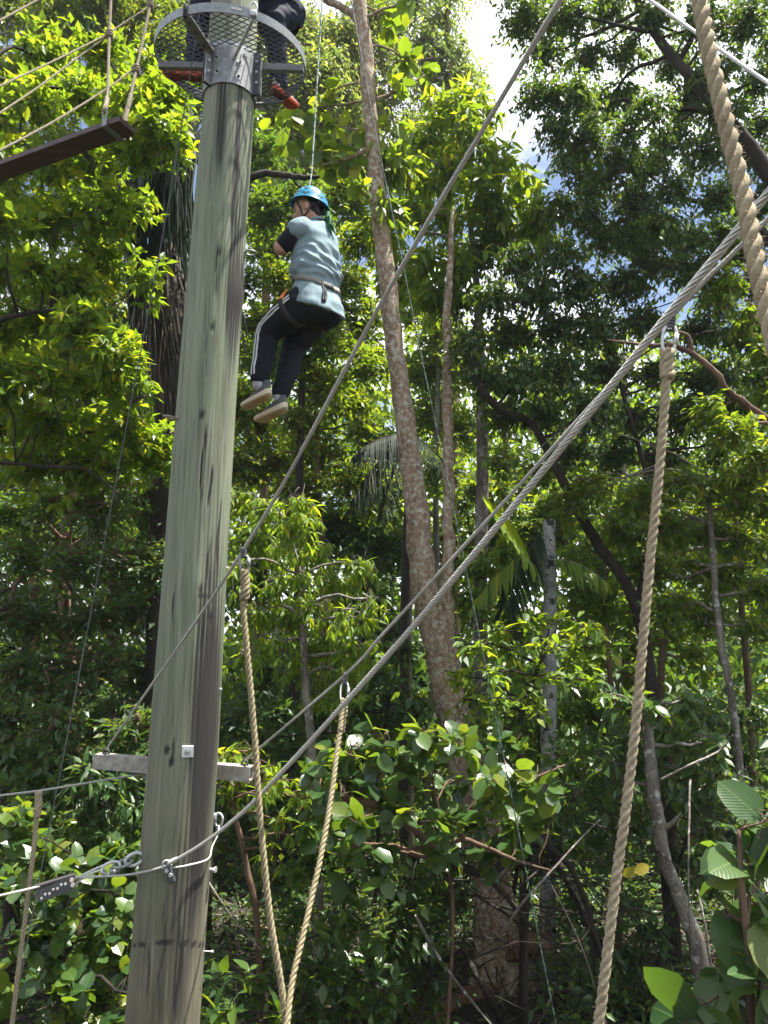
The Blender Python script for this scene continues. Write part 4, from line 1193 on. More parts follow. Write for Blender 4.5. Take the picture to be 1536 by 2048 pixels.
R = R + .0036 * fbm(Ag, Zg, 5, .8, 1) + .0016 * fbm(Ag, Zg, 21, 1.5, 2) - .0022 * np.clip(fbm(Ag, Zg, 31, .45, 9) - .25, 0, 1)
P = np.stack([ax_[:, None] + R * np.cos(Ag), YP + R * np.sin(Ag), Zg], -1)
v = P.reshape(-1, 3) - CAM
d = v @ AF
PXv = (768 + v @ AX / d * FPX).reshape(P.shape[:2]); PYv = (1024 - v @ AU / d * FPX).reshape(P.shape[:2])
hw = np.repeat((ar_ / (d.reshape(P.shape[:2])[:, 0]) * FPX)[:, None], na, 1)
cx = np.repeat((768 + ((np.stack([ax_, np.full(nz_, YP), z], -1) - CAM) @ AX) / ((np.stack([ax_, np.full(nz_, YP), z], -1) - CAM) @ AF) * FPX)[:, None], na, 1)
uu = (PXv - cx) / hw
front = np.sin(Ag) < .15
# cracks: grooves cut in the front
cracks = [(.02, 850, 1010, 1.0), (.33, 930, 1015, 1.2), (-.6, 1180, 1260, .8), (.35, 1230, 1310, 1.0), (.42, 1080, 1180, .7), (.05, 480, 600, .7), (-.1, 640, 760, .6), (.5, 300, 520, .6), (-.35, 1470, 1530, .9),
          (.55, 1560, 1760, .6), (-.2, 1780, 2040, .6), (.3, 1850, 2040, .7), (-.55, 1890, 2000, .6), (.7, 1000, 1160, .6), (-.45, 300, 420, .4)]
dep = np.zeros_like(R)
for u0, y0, y1, s_ in cracks:
    m = (PYv - y0) / (y1 - y0)
    wgt = np.clip(np.sin(np.pi * np.clip(m, 0, 1)), 0, 1) ** .5
    cen = u0 + .035 * np.sin(PYv * .045 + u0 * 9)
    dep += s_ * wgt * np.exp(-((uu - cen) / .028) ** 2) * front
for u0, y0, s_ in [(-.12, 830, 1.0), (.03, 655, .8), (-.5, 1500, 1.2), (-.35, 1525, .9), (.1, 505, .6), (.2, 1180, .5), (.55, 1240, .8)]:   # knots
    rr2 = ((uu - u0) / .07) ** 2 + ((PYv - y0) / 9) ** 2
    dep += .9 * s_ * np.exp(-rr2) * front
    R += .004 * np.exp(-(((uu - u0) / .22) ** 2 + ((PYv - y0) / 36) ** 2)) * front
R = R - .009 * np.clip(dep, 0, 1.5)
R += .012 * np.exp(-(((uu - .95) / .35) ** 2 + ((PYv - 585) / 40) ** 2)) * front     # bulge with a dark patch
P = np.stack([ax_[:, None] + R * np.cos(Ag), YP + R * np.sin(Ag), Zg], -1)
nse = fbm(Ag, Zg, 9, 1.2, 3) * .5 + fbm(Ag, Zg, 33, 2.2, 4) * .35
strk = fbm(Ag, Zg, 47, .35, 8)
def soft(x, a_, b_, w_): return 1 / (1 + np.exp(-(x - a_) / w_)) * 1 / (1 + np.exp((x - b_) / w_))
st = np.zeros_like(R)
def stain(u0, u1, y0, y1, s_, wu=.05, wy=25):
    global st
    st += 1.35 * s_ * soft(uu + nse * .10 + strk * .10, u0, u1, wu) * soft(PYv + nse * 60 + strk * 110, y0, y1, wy) * front
stain(-.38, -.02, 120, 330, .55); stain(.38, .58, 120, 420, .5); stain(-.1, .05, 300, 470, .2)
stain(.5, .97, 505, 650, .85, .07, 22); stain(.5, .9, 250, 900, .22, .08, 60); stain(.2, .35, 560, 900, .15)
stain(.28, .9, 1230, 1720, .60, .11, 70); stain(.14, .82, 1290, 1480, .55, .09, 50); stain(.55, .85, 1000, 1250, .2, .10, 50); stain(.3, .75, 1480, 1600, .2, .08, 40)
stain(.45, .8, 1650, 1900, .36, .08, 50); stain(-.3, .7, 1760, 2120, .12, .2, 60); stain(-.05, .2, 1700, 1880, .3); stain(-.9, -.6, 1860, 1960, .25); stain(.1, .5, 1880, 2100, .28)
stain(-.35, -.15, 1170, 1260, .3); stain(.1, .3, 880, 1020, .3, .04, 20)
line_ = np.exp(-((PYv - (1886 + 5 * uu * uu)) / 2.2) ** 2) * front * .8 + .5 * np.exp(-((PYv - 1189 - 10 * uu) / 1.8) ** 2) * front * (uu > .1) + .5 * np.exp(-((PYv - 870 - 3 * uu) / 1.6) ** 2) * front * (uu > -.05) * (uu < .5)
back = .25 + .25 * np.clip(nse, 0, 1)
st = np.where(front, st, back) + .95 * np.clip(dep, 0, 1)
st = np.clip(st * (.75 + .5 * np.clip(strk + .5, 0, 1)) + .10 * nse + .10 * strk + .9 * line_, 0, 1)
mb = MB()
i = (np.arange(nz_ - 1)[:, None] * na + np.arange(na)[None]); j = (np.arange(nz_ - 1)[:, None] * na + (np.arange(na)[None] + 1) % na)
mb.add(P.reshape(-1, 3), np.stack([i, j, j + na, i + na], -1).reshape(-1, 4), st.ravel())
top_c = np.array([[ax_[-1], YP, ZT]])
mb.add(np.concatenate([P[-1], top_c]), np.stack([np.arange(na), (np.arange(na) + 1) % na, np.full(na, na)], -1), .4)
t = NT('weathered treated pine pole')
grain = t.noise(55, 8, .7, sc=(1, 1, .03))
grain2 = t.noise(14, 6, .6, sc=(1, 1, .05))
blot = t.noise(2.2, 5, .6, sc=(1, 1, .5))
sep = t.n('ShaderNodeSeparateXYZ'); t.l(t.coord(), sep.inputs[0])
lowf = t.n('ShaderNodeMapRange'); t.l(sep.outputs[2], lowf.inputs[0])
lowf.inputs[1].default_value = 2.0; lowf.inputs[2].default_value = 4.6
cA = t.ramp(grain2, [(.25, (.092, .088, .055)), (.5, (.132, .125, .078)), (.78, (.185, .172, .112))])
cB = t.ramp(grain2, [(.25, (.138, .168, .105)), (.5, (.19, .225, .148)), (.78, (.25, .285, .195))])
c = t.mix(lowf.outputs[0], cA, cB)
c = t.mix(t.ramp(blot, [(.45, 0.0), (.7, .5)]), c, (.27, .24, .18))
c = t.mix(t.ramp(grain, [(.34, .75), (.5, 0.0)]), c, (.09, .085, .065))
c = t.mix(t.ramp(grain, [(.58, 0.0), (.78, .5)]), c, (.45, .46, .38))
sn = t.noise(40, 6, .7, sc=(1, 1, .06))
ad = t.n('ShaderNodeMath', operation='MULTIPLY_ADD'); t.l(sn, ad.inputs[0]); ad.inputs[1].default_value = .5
t.l(t.attr('tint'), ad.inputs[2])
c = t.mix(t.ramp(ad.outputs[0], [(.36, 0.0), (.80, .95)]), c, (.032, .028, .028))
t.base(c)
t.b.inputs['Roughness'].default_value = .8
t.b.inputs['Specular IOR Level'].default_value = .25
t.bump(grain, .8, .008)
pole_base = np.array([ax_[0], YP, float(ground_z(ax_[0], YP))])
pole = thing('timber_pole', 'tall thick greenish weathered timber pole carrying the steel platform', 'pole', pole_base)
mb.build('shaft', t.m, pole)

def pole_pt(px, py, out=0.0):
    """a point on the front of the pole under a photo pixel, and its outward direction"""
    z_ = PY(px, py, YP)[2]
    for _ in range(4):
        x_, r_ = pole_axis(z_)
        x_, r_ = float(x_), float(r_)
        q = PY(px, py, YP - r_ * .9)
        u_ = np.clip((q[0] - x_) / r_, -1, 1)
        y_ = YP - r_ * math.sqrt(max(0, 1 - u_ * u_))
        q = PY(px, py, y_)
        z_ = q[2]
    n_ = unit(np.array([q[0] - x_, q[1] - YP, 0]))
    return q + n_ * out, n_

UPV = np.array([0, 0, 1.0])
# square plate with a bolt
q, n_ = pole_pt(375, 1503)
tx = unit(np.cross(UPV, n_))
mb = MB(); box(mb, q + n_ * .004, tx, n_, UPV, .033, .006, .033, bev=.002)
pl_ = mb.build('washer_plate', M['galv_bright'], pole, smooth=False)
mb = MB(); disc(mb, q + n_ * .008, n_, .017, .014, 6); disc(mb, q + n_ * .01, n_, .009, .038, 10)
mb.build('bolt', M['galv'], pl_, smooth=False)
def bolt_on_pole(px, py, L=.06, r=.009, m='galv_bright', nm='bolt', dirn=None):
    q, n_ = pole_pt(px, py)
    if dirn is not None: n_ = unit(np.asarray(dirn, float))
    mb = MB(); disc(mb, q - n_ * .02, n_, r, L + .02, 10); disc(mb, q + n_ * (L - .012), n_, r * 1.9, .012, 6); disc(mb, q + n_ * .001, n_, r * 2.3, .004, 12)
    return mb.build(nm, M[m], pole, smooth=False)
bolt_on_pole(412, 1738, .065, dirn=(1, -.25, 0))
bolt_on_pole(402, 1902, .075, .004, 'galv_bright', 'nail', (1, -.1, 0))
bolt_on_pole(442, 1136, .05, .0045, 'galv_bright', 'nail', (1, -.1, 0))
bolt_on_pole(428, 1378, .05, .0045, 'galv_bright', 'nail', (1, -.1, 0))
for (px, py, dr, rx) in [(488, 505, (1, .1, 0), .055), (352, 836, (-1, .1, .15), .05)]:
    q, n_ = pole_pt(px, py)
    dr = unit(np.array(dr))
    sx = unit(np.cross(dr, UPV))
    mb = MB()
    th = np.linspace(0, 2 * np.pi, 25)
    ctr = q + dr * .045
    tube(mb, ctr + np.cos(th)[:, None] * dr * .038 + np.sin(th)[:, None] * sx * .034, .006, 6, False)
    tube(mb, [q - dr * .03, q + dr * .01], .007, 8)
    mb.build('eye_bolt', M['galv'] if px > 400 else M['manila_grey'], pole)

# ------------------------------------------------------------------ ring platform
zc = PY(463, 127, YP)[2]
pcx, pcr = (float(v_) for v_ in pole_axis(zc))
RC = np.array([pcx, YP, zc])
tl = rad(7.0); roll = rad(1.5)
PN = unit(np.array([math.sin(roll), -math.sin(tl), math.cos(tl)]))
E1 = unit(np.array([1.0, 0, 0]) - PN * PN[0]); E2 = np.cross(PN, E1)
RR = 147.5 / FPX * depth_at(122, YP)
plat = thing('ring_platform', 'round galvanised steel mesh platform clamped round the pole', 'platform', RC)
def ring_pt(an, r=RR, h=0.0): return RC + r * (np.cos(an) * E1 + np.sin(an) * E2) + h * PN
mb = MB()
n = 96
th = np.arange(n) / n * 2 * np.pi
prof = [(RR, -.006), (RR, .055), (RR - .007, .055), (RR - .007, -.006)]
v = np.stack([RC + r * (np.cos(th)[:, None] * E1 + np.sin(th)[:, None] * E2) + h * PN for r, h in prof], 1)
i = np.arange(n)[:, None] * 4 + np.arange(4)[None]; i2 = np.arange(n)[:, None] * 4 + (np.arange(4)[None] + 1) % 4
k = ((np.arange(n) + 1) % n)[:, None] * 4
mb.add(v.reshape(-1, 3), np.stack([i, i2, k + (np.arange(4)[None] + 1) % 4, k + np.arange(4)[None]], -1).reshape(-1, 4))
mb.build('rim', M['galv'], plat, smooth=False)
# expanded mesh deck
mb = MB()
Ri = RR - .008; Ro = pcr + .02
for sgn in (-1, 1):
    an = sgn * rad(33)
    dv = np.array([math.cos(an), math.sin(an)]); nv = np.array([-dv[1], dv[0]])
    for c in np.arange(-Ri, Ri, .041):
        h_ = math.sqrt(max(Ri * Ri - c * c, 0))
        segs = [(-h_, h_)]
        if abs(c) < Ro:
            q_ = math.sqrt(Ro * Ro - c * c)
            segs = [(-h_, -q_), (q_, h_)]
        for s0, s1 in segs:
            if s1 - s0 < .01: continue
            p0 = nv * c + dv * s0; p1 = nv * c + dv * s1
            A0 = RC + p0[0] * E1 + p0[1] * E2 + PN * (.004 + .0018 * sgn); A1 = RC + p1[0] * E1 + p1[1] * E2 + PN * (.004 + .0018 * sgn)
            dd = unit(A1 - A0); sd_ = np.cross(PN, dd)
            box(mb, (A0 + A1) / 2, dd, sd_, PN, np.linalg.norm(A1 - A0) / 2, .0032, .0016)
o = mb.build('deck_mesh', M['galv_dark'], plat, smooth=False)
# collar in two bolted halves, with flanges
def pole_ring(z_, r_off, an, tiltc=0.0):
    x_, r_ = pole_axis(z_)
    return np.stack([x_ + (r_ + r_off) * np.cos(an), YP + (r_ + r_off) * np.sin(an), z_], -1)
za, zb = zc - .30, zc + .03
fl_angles = [rad(-128), rad(-52 + 30), rad(52)]
def collar_half(a0, a1, mat):
    mb = MB()
    an = np.linspace(a0, a1, 40)
    zs = np.linspace(za, zb, 8)
    V = []
    for off in (.004, .013):
        for z_ in zs: V.append(pole_ring(np.full(40, z_) + .0 * an, off, an))
    V = np.array(V).reshape(2, 8, 40, 3)
    def grid(G, flip):
        m_, n_2 = G.shape[:2]
        ii = (np.arange(m_ - 1)[:, None] * n_2 + np.arange(n_2 - 1)[None]).ravel()
        f = np.stack([ii, ii + 1, ii + n_2 + 1, ii + n_2], -1)
        mb.add(G.reshape(-1, 3), f[:, ::-1] if flip else f)
    grid(V[1], False); grid(V[0], True)
    grid(np.stack([V[0, 0], V[1, 0]]), False); grid(np.stack([V[0, -1], V[1, -1]]), True)
    grid(np.stack([V[0, :, 0], V[1, :, 0]]), True); grid(np.stack([V[0, :, -1], V[1, :, -1]]), False)
    return mb.build('collar', mat, plat, smooth=False)
cuts = [rad(-126), rad(-16), rad(120)]
c1 = collar_half(cuts[0] + .03, cuts[1] - .03, M['galv'])
collar_half(cuts[1] + .03, cuts[2] - .03, M['galv'])
collar_half(cuts[2] + .03, cuts[0] + 2 * np.pi - .03, M['galv'])
for cu in cuts:
    for s_ in (-1, 1):
        an = cu + s_ * .028
        x_, r_ = (float(q) for q in pole_axis((za + zb) / 2))
        er = np.array([math.cos(cu), math.sin(cu), 0]); et = np.array([-math.sin(cu), math.cos(cu), 0])
        mb = MB()
        c_ = np.array([x_, YP, (za + zb) / 2]) + er * (r_ + .035) + et * s_ * .009
        box(mb, c_, er, et, UPV, .03, .004, (zb - za) / 2, bev=.0015)
        fl = mb.build('flange', M['galv'] if s_ > 0 else M['galv_dark'], plat, smooth=False)
    mb = MB()
    for k_ in (.25, .5, .75):
        c_ = np.array([x_, YP, za + (zb - za) * k_]) + er * (r_ + .04)
        disc(mb, c_ - et * .03, et, .006, .06, 8); disc(mb, c_ - et * .024, et, .011, .01, 6); disc(mb, c_ + et * .014, et, .011, .01, 6)
    mb.build('flange_bolts', M['galv_bright'], plat, smooth=False)
# anchor bolts through the collar with scuffed zinc patches
for px, py in [(478, 128), (475, 156), (436, 118), (437, 146), (513, 146)]:
    q, n_ = pole_pt(px, py)
    q = q + n_ * .014
    tx = unit(np.cross(UPV, n_))
    mb = MB()
    gq = np.random.default_rng(px)
    an = np.linspace(0, 2 * np.pi, 14, endpoint=False)
    rr3 = .019 * gq.uniform(.7, 1.35, 14)
    prism(mb, np.stack([np.cos(an) * rr3, np.sin(an) * rr3 * 1.15], -1), q, tx, UPV, n_, .002)
    wp = mb.build('washer', M['galv_bright'], plat, smooth=False)
    mb = MB(); disc(mb, q + n_ * .002, n_, .010, .012, 6)
    mb.build('nut', M['galv_dark'], wp, smooth=False)
# arms from collar to rim
def arm(a0, a1, r0, r1, h0, h1, wd, th_, mat, nm='arm'):
    A0 = ring_pt(a0, r0, h0); A1 = ring_pt(a1, r1, h1)
    dd = unit(A1 - A0); sd_ = unit(np.cross(PN, dd)); up_ = np.cross(dd, sd_)
    mb = MB(); box(mb, (A0 + A1) / 2, dd, sd_, up_, np.linalg.norm(A1 - A0) / 2, wd, th_, bev=.002)
    return mb.build(nm, mat, plat, smooth=False)
rb = pcr + .012
arm(np.pi, np.pi, rb, RR - .009, -.028, -.028, .022, .022, M['galv'])
arm(0, 0, rb, RR - .009, -.028, -.028, .022, .022, M['galv'])
arm(np.pi * .38, np.pi * .38, rb, RR - .009, -.028, -.028, .022, .022, M['galv'])
arm(np.pi * .68, np.pi * .68, rb, RR - .009, -.028, -.028, .022, .022, M['galv'])
a_ = arm(rad(-124), rad(-112), rb + .02, RR - .009, -.03, -.012, .034, .007, M['galv'], 'bracket_arm')
mb = MB()
for f in (.25, .6, .88):
    A0 = ring_pt(rad(-124), rb + .02, -.03) * (1 - f) + ring_pt(rad(-112), RR - .009, -.012) * f
    disc(mb, A0 - PN * .008, -PN, .011, .012, 6)
mb.build('bolts', M['galv_dark'], a_, smooth=False)
arm(rad(-73), rad(-63), rb + .005, RR - .009, -.09, -.006, .009, .009, M['galv_bright'], 'brace_rod')
arm(rad(58), rad(52), rb + .01, RR - .02, -.2, -.03, .02, .006, M['galv_dark'], 'brace')
arm(rad(128), rad(134), rb + .01, RR - .02, -.2, -.03, .02, .006, M['galv_dark'], 'brace')
q = ring_pt(rad(-63), RR, .07)
mb = MB(); th = np.linspace(0, 2 * np.pi, 21)
tube(mb, q + .035 * np.cos(th)[:, None] * UPV + .022 * np.sin(th)[:, None] * E1, .007, 6, False)
box(mb, q - PN * .045, E1, E2, PN, .022, .018, .02, bev=.003)
mb.build('shackle', M['galv_bright'], plat)
q = ring_pt(rad(-112), RR + .004, .02)
mb = MB(); box(mb, q, E1, E2, PN, .012, .010, .045, bev=.002)
tube(mb, smooth_path([q + PN * .04, q + np.array([.03, .1, .25]), q + np.array([.06, .3, .6])], 8), .008, 5)
mb.build('sling', plain('dark webbing', (.03, .03, .035), .8, 0, .2, 90, .2), plat)
q = ring_pt(rad(-75), RR + .0015, .028)
er = unit(q - RC - PN * ((q - RC) @ PN)); et = np.cross(PN, er)
mb = MB(); box(mb, q, et, er, PN, .034, .0012, .008)
mb.build('label_plate', plain('pale label', (.6, .6, .56), .5, 0, .1), plat, smooth=False)

# ------------------------------------------------------------------ square steel bar behind the pole
Bl = PY(193, 1521, 5.06); Br = PY(503, 1547, 4.93)
dd = unit(Br - Bl); sd_ = unit(np.cross(dd, UPV)); up_ = np.cross(sd_, dd)
beam = thing('cross_bar', 'weathered square steel bar fixed across behind the pole', 'bar', (Bl + Br) / 2)
mb = MB()
for s_ in (-1, 1):
    box(mb, (Bl + Br) / 2 + sd_ * s_ * .041, dd, sd_, up_, np.linalg.norm(Br - Bl) / 2, .004, .045)
    box(mb, (Bl + Br) / 2 + up_ * s_ * .041, dd, sd_, up_, np.linalg.norm(Br - Bl) / 2, .0368, .004)
mb.build('hollow_bar', plain('weathered bar', (.33, .31, .27), .6, .25, .45, 22, .3), beam, smooth=False)
mb = MB()
q = Bl + dd * .33 - up_ * .045
prism(mb, [(-.06, 0), (.10, -.16), (.14, -.16), (.14, 0)], q - sd_ * .05, dd, up_, sd_, .012)
mb.build('gusset', M['galv'], beam, smooth=False)
for qq in (Bl + dd * .06, Br - dd * .05):
    mb = MB(); th = np.linspace(0, np.pi, 12)
    c_ = qq + up_ * .045
    tube(mb, c_ + np.cos(th)[:, None] * dd * .02 + np.sin(th)[:, None] * up_ * .035, .007, 6)
    disc(mb, c_ - up_ * .001, up_, .022, .008, 8)
    mb.build('eye', M['galv_dark'], beam)
beamL = Bl + dd * .06 + up_ * .075; beamR = Br - dd * .05 + up_ * .075

def wire(name, label, path, D, mat, strands=6, pitch=7, sides=4, group=None, fill=.38):
    mb = MB()
    rope(mb, path, D, strands, pitch, sides, fill)
    tube(mb, path, D * .34, 6)
    return tag(mb.build(name, mat, None, origin=path[0]), label, 'cable', group)

dl = float((beamL - CAM) @ AF); dr_ = float((beamR - CAM) @ AF)
pl0 = to_px(beamL); pr0 = to_px(beamR)
pathA = line_path([(pl0[0], pl0[1]), (487, 1100), (768, 596), (1120, 0), (1260, -240)], pl0[0], dl, 1120, 1.9, 90)
wire('wire_cable', 'grey steel cable running from the left bar end up to the top edge', pathA, .0152, M['wire'])
pathC = line_path([(pr0[0], pr0[1]), (690, 1350), (768, 1266), (988, 1026), (1348, 628), (1463, 510), (1536, 438), (1680, 300)], pr0[0], dr_, 1345, 2.45, 90)
wire('wire_cable', 'thinner grey cable rising from the right bar end to the right edge', pathC, .0155, M['wire'])
qB, nB = pole_pt(337, 1728, .03)
dB = float((qB - CAM) @ AF)
pathB = line_path([(337, 1728), (400, 1691), (460, 1646), (530, 1580), (768, 1319), (1018, 1024), (1335, 632), (1433, 512), (1536, 386), (1680, 210)], 337, dB, 1335, 1.62, 110)
wire('wire_cable', 'thick pale twisted cable climbing from the clamp on the pole to the right edge', pathB, .0190, M['wire_pale'], 6, 6.5)
pathD = line_path([(296, 1546), (150, 1570), (75, 1582), (0, 1591), (-120, 1606)], 296, 4.85, 0, 4.2, 40)
wire('wire_cable', 'short steel cable leaving the bar bracket to the left edge', pathD, .0125, M['wire'])
pathE = line_path([(1240, -40), (1300, 0), (1420, 85), (1536, 166), (1660, 250)], 1285, 2.9, 1536, 2.4, 40)
wire('wire_cable', 'pale thin cable crossing the upper right corner', pathE, .012, M['wire_pale'])
pathF = vline_path([(400, 20), (372, 200), (320, 500), (220, 1024), (122, 1536), (66, 1820), (40, 1960)], 200, 5.2, 1800, 4.7, 60)
wire('guy_cable', 'thin dark guy cable slanting down left from the platform', pathF, .0085, M['wire_dark'], 3, 8)
tail = smooth_path([qB, pole_pt(300, 1740, .03)[0], PD(240, 1751, 4.22), PD(140, 1757, 4.15), PD(70, 1775, 4.05), PD(0, 1791, 3.95), PD(-90, 1812, 3.85)], 50)
wire('wire_cable', 'steel cable passing the pole clamp and on to the lower left edge', tail, .0125, M['wire'])
lp = smooth_path([pole_pt(338, 1734, .024)[0], pole_pt(372, 1728, .03)[0], pole_pt(402, 1716, .05)[0], PD(424, 1694, 4.4), PD(436, 1668, 4.45), PD(438, 1650, 4.5)], 36)
wire('wire_cable', 'loose looped cable tail hanging on the right side of the pole', lp, .0105, M['wire_pale'])

# clamp on the pole where the cable is caught
cl = thing('cable_clamp', 'small shiny steel cable clamp on the front of the pole', 'clamp', qB)
tx = unit(np.cross(UPV, nB))
mb = MB()
dv = unit(-tx * .35 + UPV * -.9) if tx[0] < 0 else unit(tx * .35 - UPV * .9)
sv = np.cross(nB, dv)
box(mb, qB + nB * .006 + dv * .045, dv, sv, nB, .05, .020, .012, bev=.005)
mb.build('jaw', M['galv_dark'], cl, smooth=False)
mb = MB()
for s_ in (-1, 1):
    disc(mb, qB + nB * .016 + dv * (.02 + .03 * (s_ > 0)) + sv * .006 * s_, nB, .011, .012, 6)
mb.build('nut', M['galv_bright'], cl, smooth=False)
mb = MB(); th = np.linspace(-.3, np.pi + .3, 16)
tube(mb, qB + nB * .008 + np.cos(th)[:, None] * sv * .024 - np.sin(th)[:, None] * dv * .03, .006, 6)
box(mb, qB + sv * .03 - dv * .01 - nB * .012, sv, dv, nB, .03, .012, .014, bev=.004)
mb.build('u_bolt', M['galv_bright'], cl)

# thimble eye on the right of the pole
q = PD(437, 1636, 4.52)
ey = thing('cable_thimble', 'steel thimble eye bolted to the right side of the pole', 'thimble', q)
mb = MB(); th = np.linspace(0, 2 * np.pi, 29)
drop = np.where(np.cos(th) < 0, 1.6, .8)
tube(mb, q + (np.cos(th) * .034 * drop)[:, None] * UPV + (np.sin(th) * .030)[:, None] * unit(np.array([.9, -.4, 0])), .0075, 7, False)
mb.build('eye', M['galv_bright'], ey)
mb = MB(); qs = pole_pt(415, 1640)[0]
tube(mb, [qs - AX * .03, q + UPV * .02 - AX * .01], .009, 8); box(mb, (qs + q) / 2 + UPV * .005, AX, np.array([0, 1., 0]), UPV, .02, .02, .028, bev=.004)
mb.build('bolt', M['galv'], ey)
mb = MB(); box(mb, q - UPV * .062, AX, np.array([0, 1., 0]), UPV, .012, .012, .02, bev=.004)
mb.build('ferrule', M['galv_bright'], ey)

# shackle chain and wire grip left of the pole
q0 = PD(276, 1716, 4.3); q1 = PD(205, 1742, 4.22)
ch = thing('shackle_chain', 'galvanised shackles and thimble joining the cable to the pole side', 'shackle', q0)
ds = unit(q1 - q0); us = unit(UPV - ds * (UPV @ ds)); ss = np.cross(ds, us)
def oval(c, ax, bx, la, lb, r, name, mat, par, n=26):
    mb = MB(); th = np.linspace(0, 2 * np.pi, n)
    tube(mb, c + np.cos(th)[:, None] * ax * la + np.sin(th)[:, None] * bx * lb, r, 7, False)
    return mb.build(name, mat, par)
oval(q0 + ds * .02, ds, us, .05, .032, .0105, 'shackle', M['galv_bright'], ch)
oval(q0 + ds * .085, ds, unit(us * .4 + ss), .05, .028, .009, 'shackle', M['galv'], ch)
oval(q0 + ds * .15, ds, unit(us + ss * .3), .05, .03, .008, 'thimble', M['galv_bright'], ch)
for k_ in range(3):
    c_ = q0 + ds * (.115 + .036 * k_) - us * .012
    mb = MB(); th = np.linspace(-.4, np.pi + .4, 12)
    tube(mb, c_ - np.cos(th)[:, None] * ss * .016 - np.sin(th)[:, None] * us * .03, .005, 6)
    box(mb, c_ - us * .006, ds, us, ss, .011, .012, .022, bev=.003)
    mb.build('cable_clip', M['galv'], ch)
mb = MB(); tube(mb, smooth_path([q0 + ds * .19 + us * .01, PD(175, 1750, 4.2), PD(150, 1770, 4.17), PD(138, 1780, 4.16)], 12), .006, 6)
tube(mb, smooth_path([q0 + ds * .14 + us * .03, PD(190, 1738, 4.22), PD(140, 1762, 4.17)], 12), .006, 6)
mb.build('cable_end', M['wire_pale'], ch)
gp0 = PD(80, 1783, 4.07); gp1 = PD(142, 1764, 4.13)
gd = unit(gp1 - gp0); gu = unit(UPV - gd * (UPV @ gd)); gs = unit(np.cross(gd, gu))
if gs[1] > 0: gs = -gs
gr = thing('wire_grip', 'dark ratchet wire tensioner hanging on the cable left of the pole', 'tensioner', (gp0 + gp1) / 2)
cg = (gp0 + gp1) / 2
mb = MB()
prism(mb, [(-.10, -.035), (-.085, -.05), (.07, -.045), (.10, -.01), (.095, .035), (-.09, .012)], cg + gs * .006, gd, gu, gs, .012)
prism(mb, [(-.10, -.035), (-.085, -.05), (.07, -.045), (.10, -.01), (.095, .035), (-.09, .012)], cg - gs * .018, gd, gu, gs, .012)
mb.build('side_plate', M['galv_dark'], gr, smooth=False)
mb = MB(); box(mb, cg + gu * .032, gd, gs, gu, .105, .016, .008, bev=.003)
mb.build('cover', plain('dark cover', (.06, .055, .055), .6, .3), gr, smooth=False)
for k_ in range(7):
    mb = MB(); disc(mb, cg + gs * .018 + gd * (-.075 + .021 * k_) + gu * (-.032 + .006 * k_ + (.009 if k_ % 2 else 0)), gs, .0065, .004, 8)
    mb.build('rivet', plain('pale rivet', (.6, .56, .54), .5, .2), gr, smooth=False)
for s_ in (0, .026):
    mb = MB(); disc(mb, cg + gs * .018 + gd * .085 + gu * (s_ - .012), gs, .011, .006, 10)
    mb.build('pin', plain('pale pin', (.6, .5, .46), .5, .2), gr, smooth=False)

# ------------------------------------------------------------------ big fibre ropes
def fibre_rope(name, label, path, D, mat, group='thick fibre ropes hanging from the cables', splice=None, fz=500, seed=1, pitch=3.3, sub=True):
    root = thing(name, label, 'rope', path[0], group)
    mb = MB(); rope(mb, path, D, 3, pitch, 7, .56, .04, seed)
    mb.build('strands', mat, root)
    if fz:
        mb = MB(); fuzz(mb, path, D, fz, seed)
        o = mb.build('loose_fibres', M['fuzz'], root); o['kind'] = 'stuff'
    if splice is not None:
        # braided-back eye at the top: the splice is thicker, with a loop at its head
        mb = MB()
        p = smooth_path([path[0], path[1], path[2]] if len(path) < 12 else path[:max(3, splice)], 24)
        rope(mb, p, D * 1.6, 4, 2.2, 6, .5, .22, seed + 3)
        mb.build('splice', mat, root)
    return root

def hang_top(root, anchor, top, D, mat_link):
    """seizing wire, long link and rope eye between the cable and the rope head"""
    up_ = unit(anchor - top); sx = unit(np.cross(up_, np.array([0.2, 1.0, 0])))
    L = np.linalg.norm(anchor - top)
    mb = MB()
    th = np.linspace(0, 2 * np.pi * 5, 60)
    tube(mb, anchor - up_ * (.38 * L * np.linspace(-.25, 1, 60))[:, None] + .011 * (np.cos(th)[:, None] * sx + np.sin(th)[:, None] * np.cross(up_, sx)), .004, 5)
    mb.build('wire_lashing', M['wire_dark'], root)
    mb = MB(); th = np.linspace(0, 2 * np.pi, 33)
    c = anchor - up_ * .66 * L
    ca = np.sign(np.cos(th)) * np.abs(np.cos(th)) ** .8
    tube(mb, c + (ca * .37 * L)[:, None] * up_ + (np.sign(np.sin(th)) * np.abs(np.sin(th)) ** .6 * .021)[:, None] * sx, .0052, 7, False)
    disc(mb, c - sx * .021 - up_ * .02, up_, .0085, .04, 6)
    mb.build('quick_link', mat_link, root)

# rope 1, close and thick, at the upper right
p1 = [PD(x, y, dq) for x, y, dq in [(1384, -90, 1.42), (1402, 20, 1.38), (1424, 130, 1.34), (1450, 240, 1.31), (1478, 350, 1.28), (1497, 440, 1.25), (1513, 530, 1.22), (1530, 610, 1.20), (1552, 700, 1.17), (1580, 800, 1.15)]]
fibre_rope('fibre_rope', 'thickest fibre rope sweeping down the upper right edge', smooth_path(p1, 60), .0285, M['manila'], fz=900, seed=11)
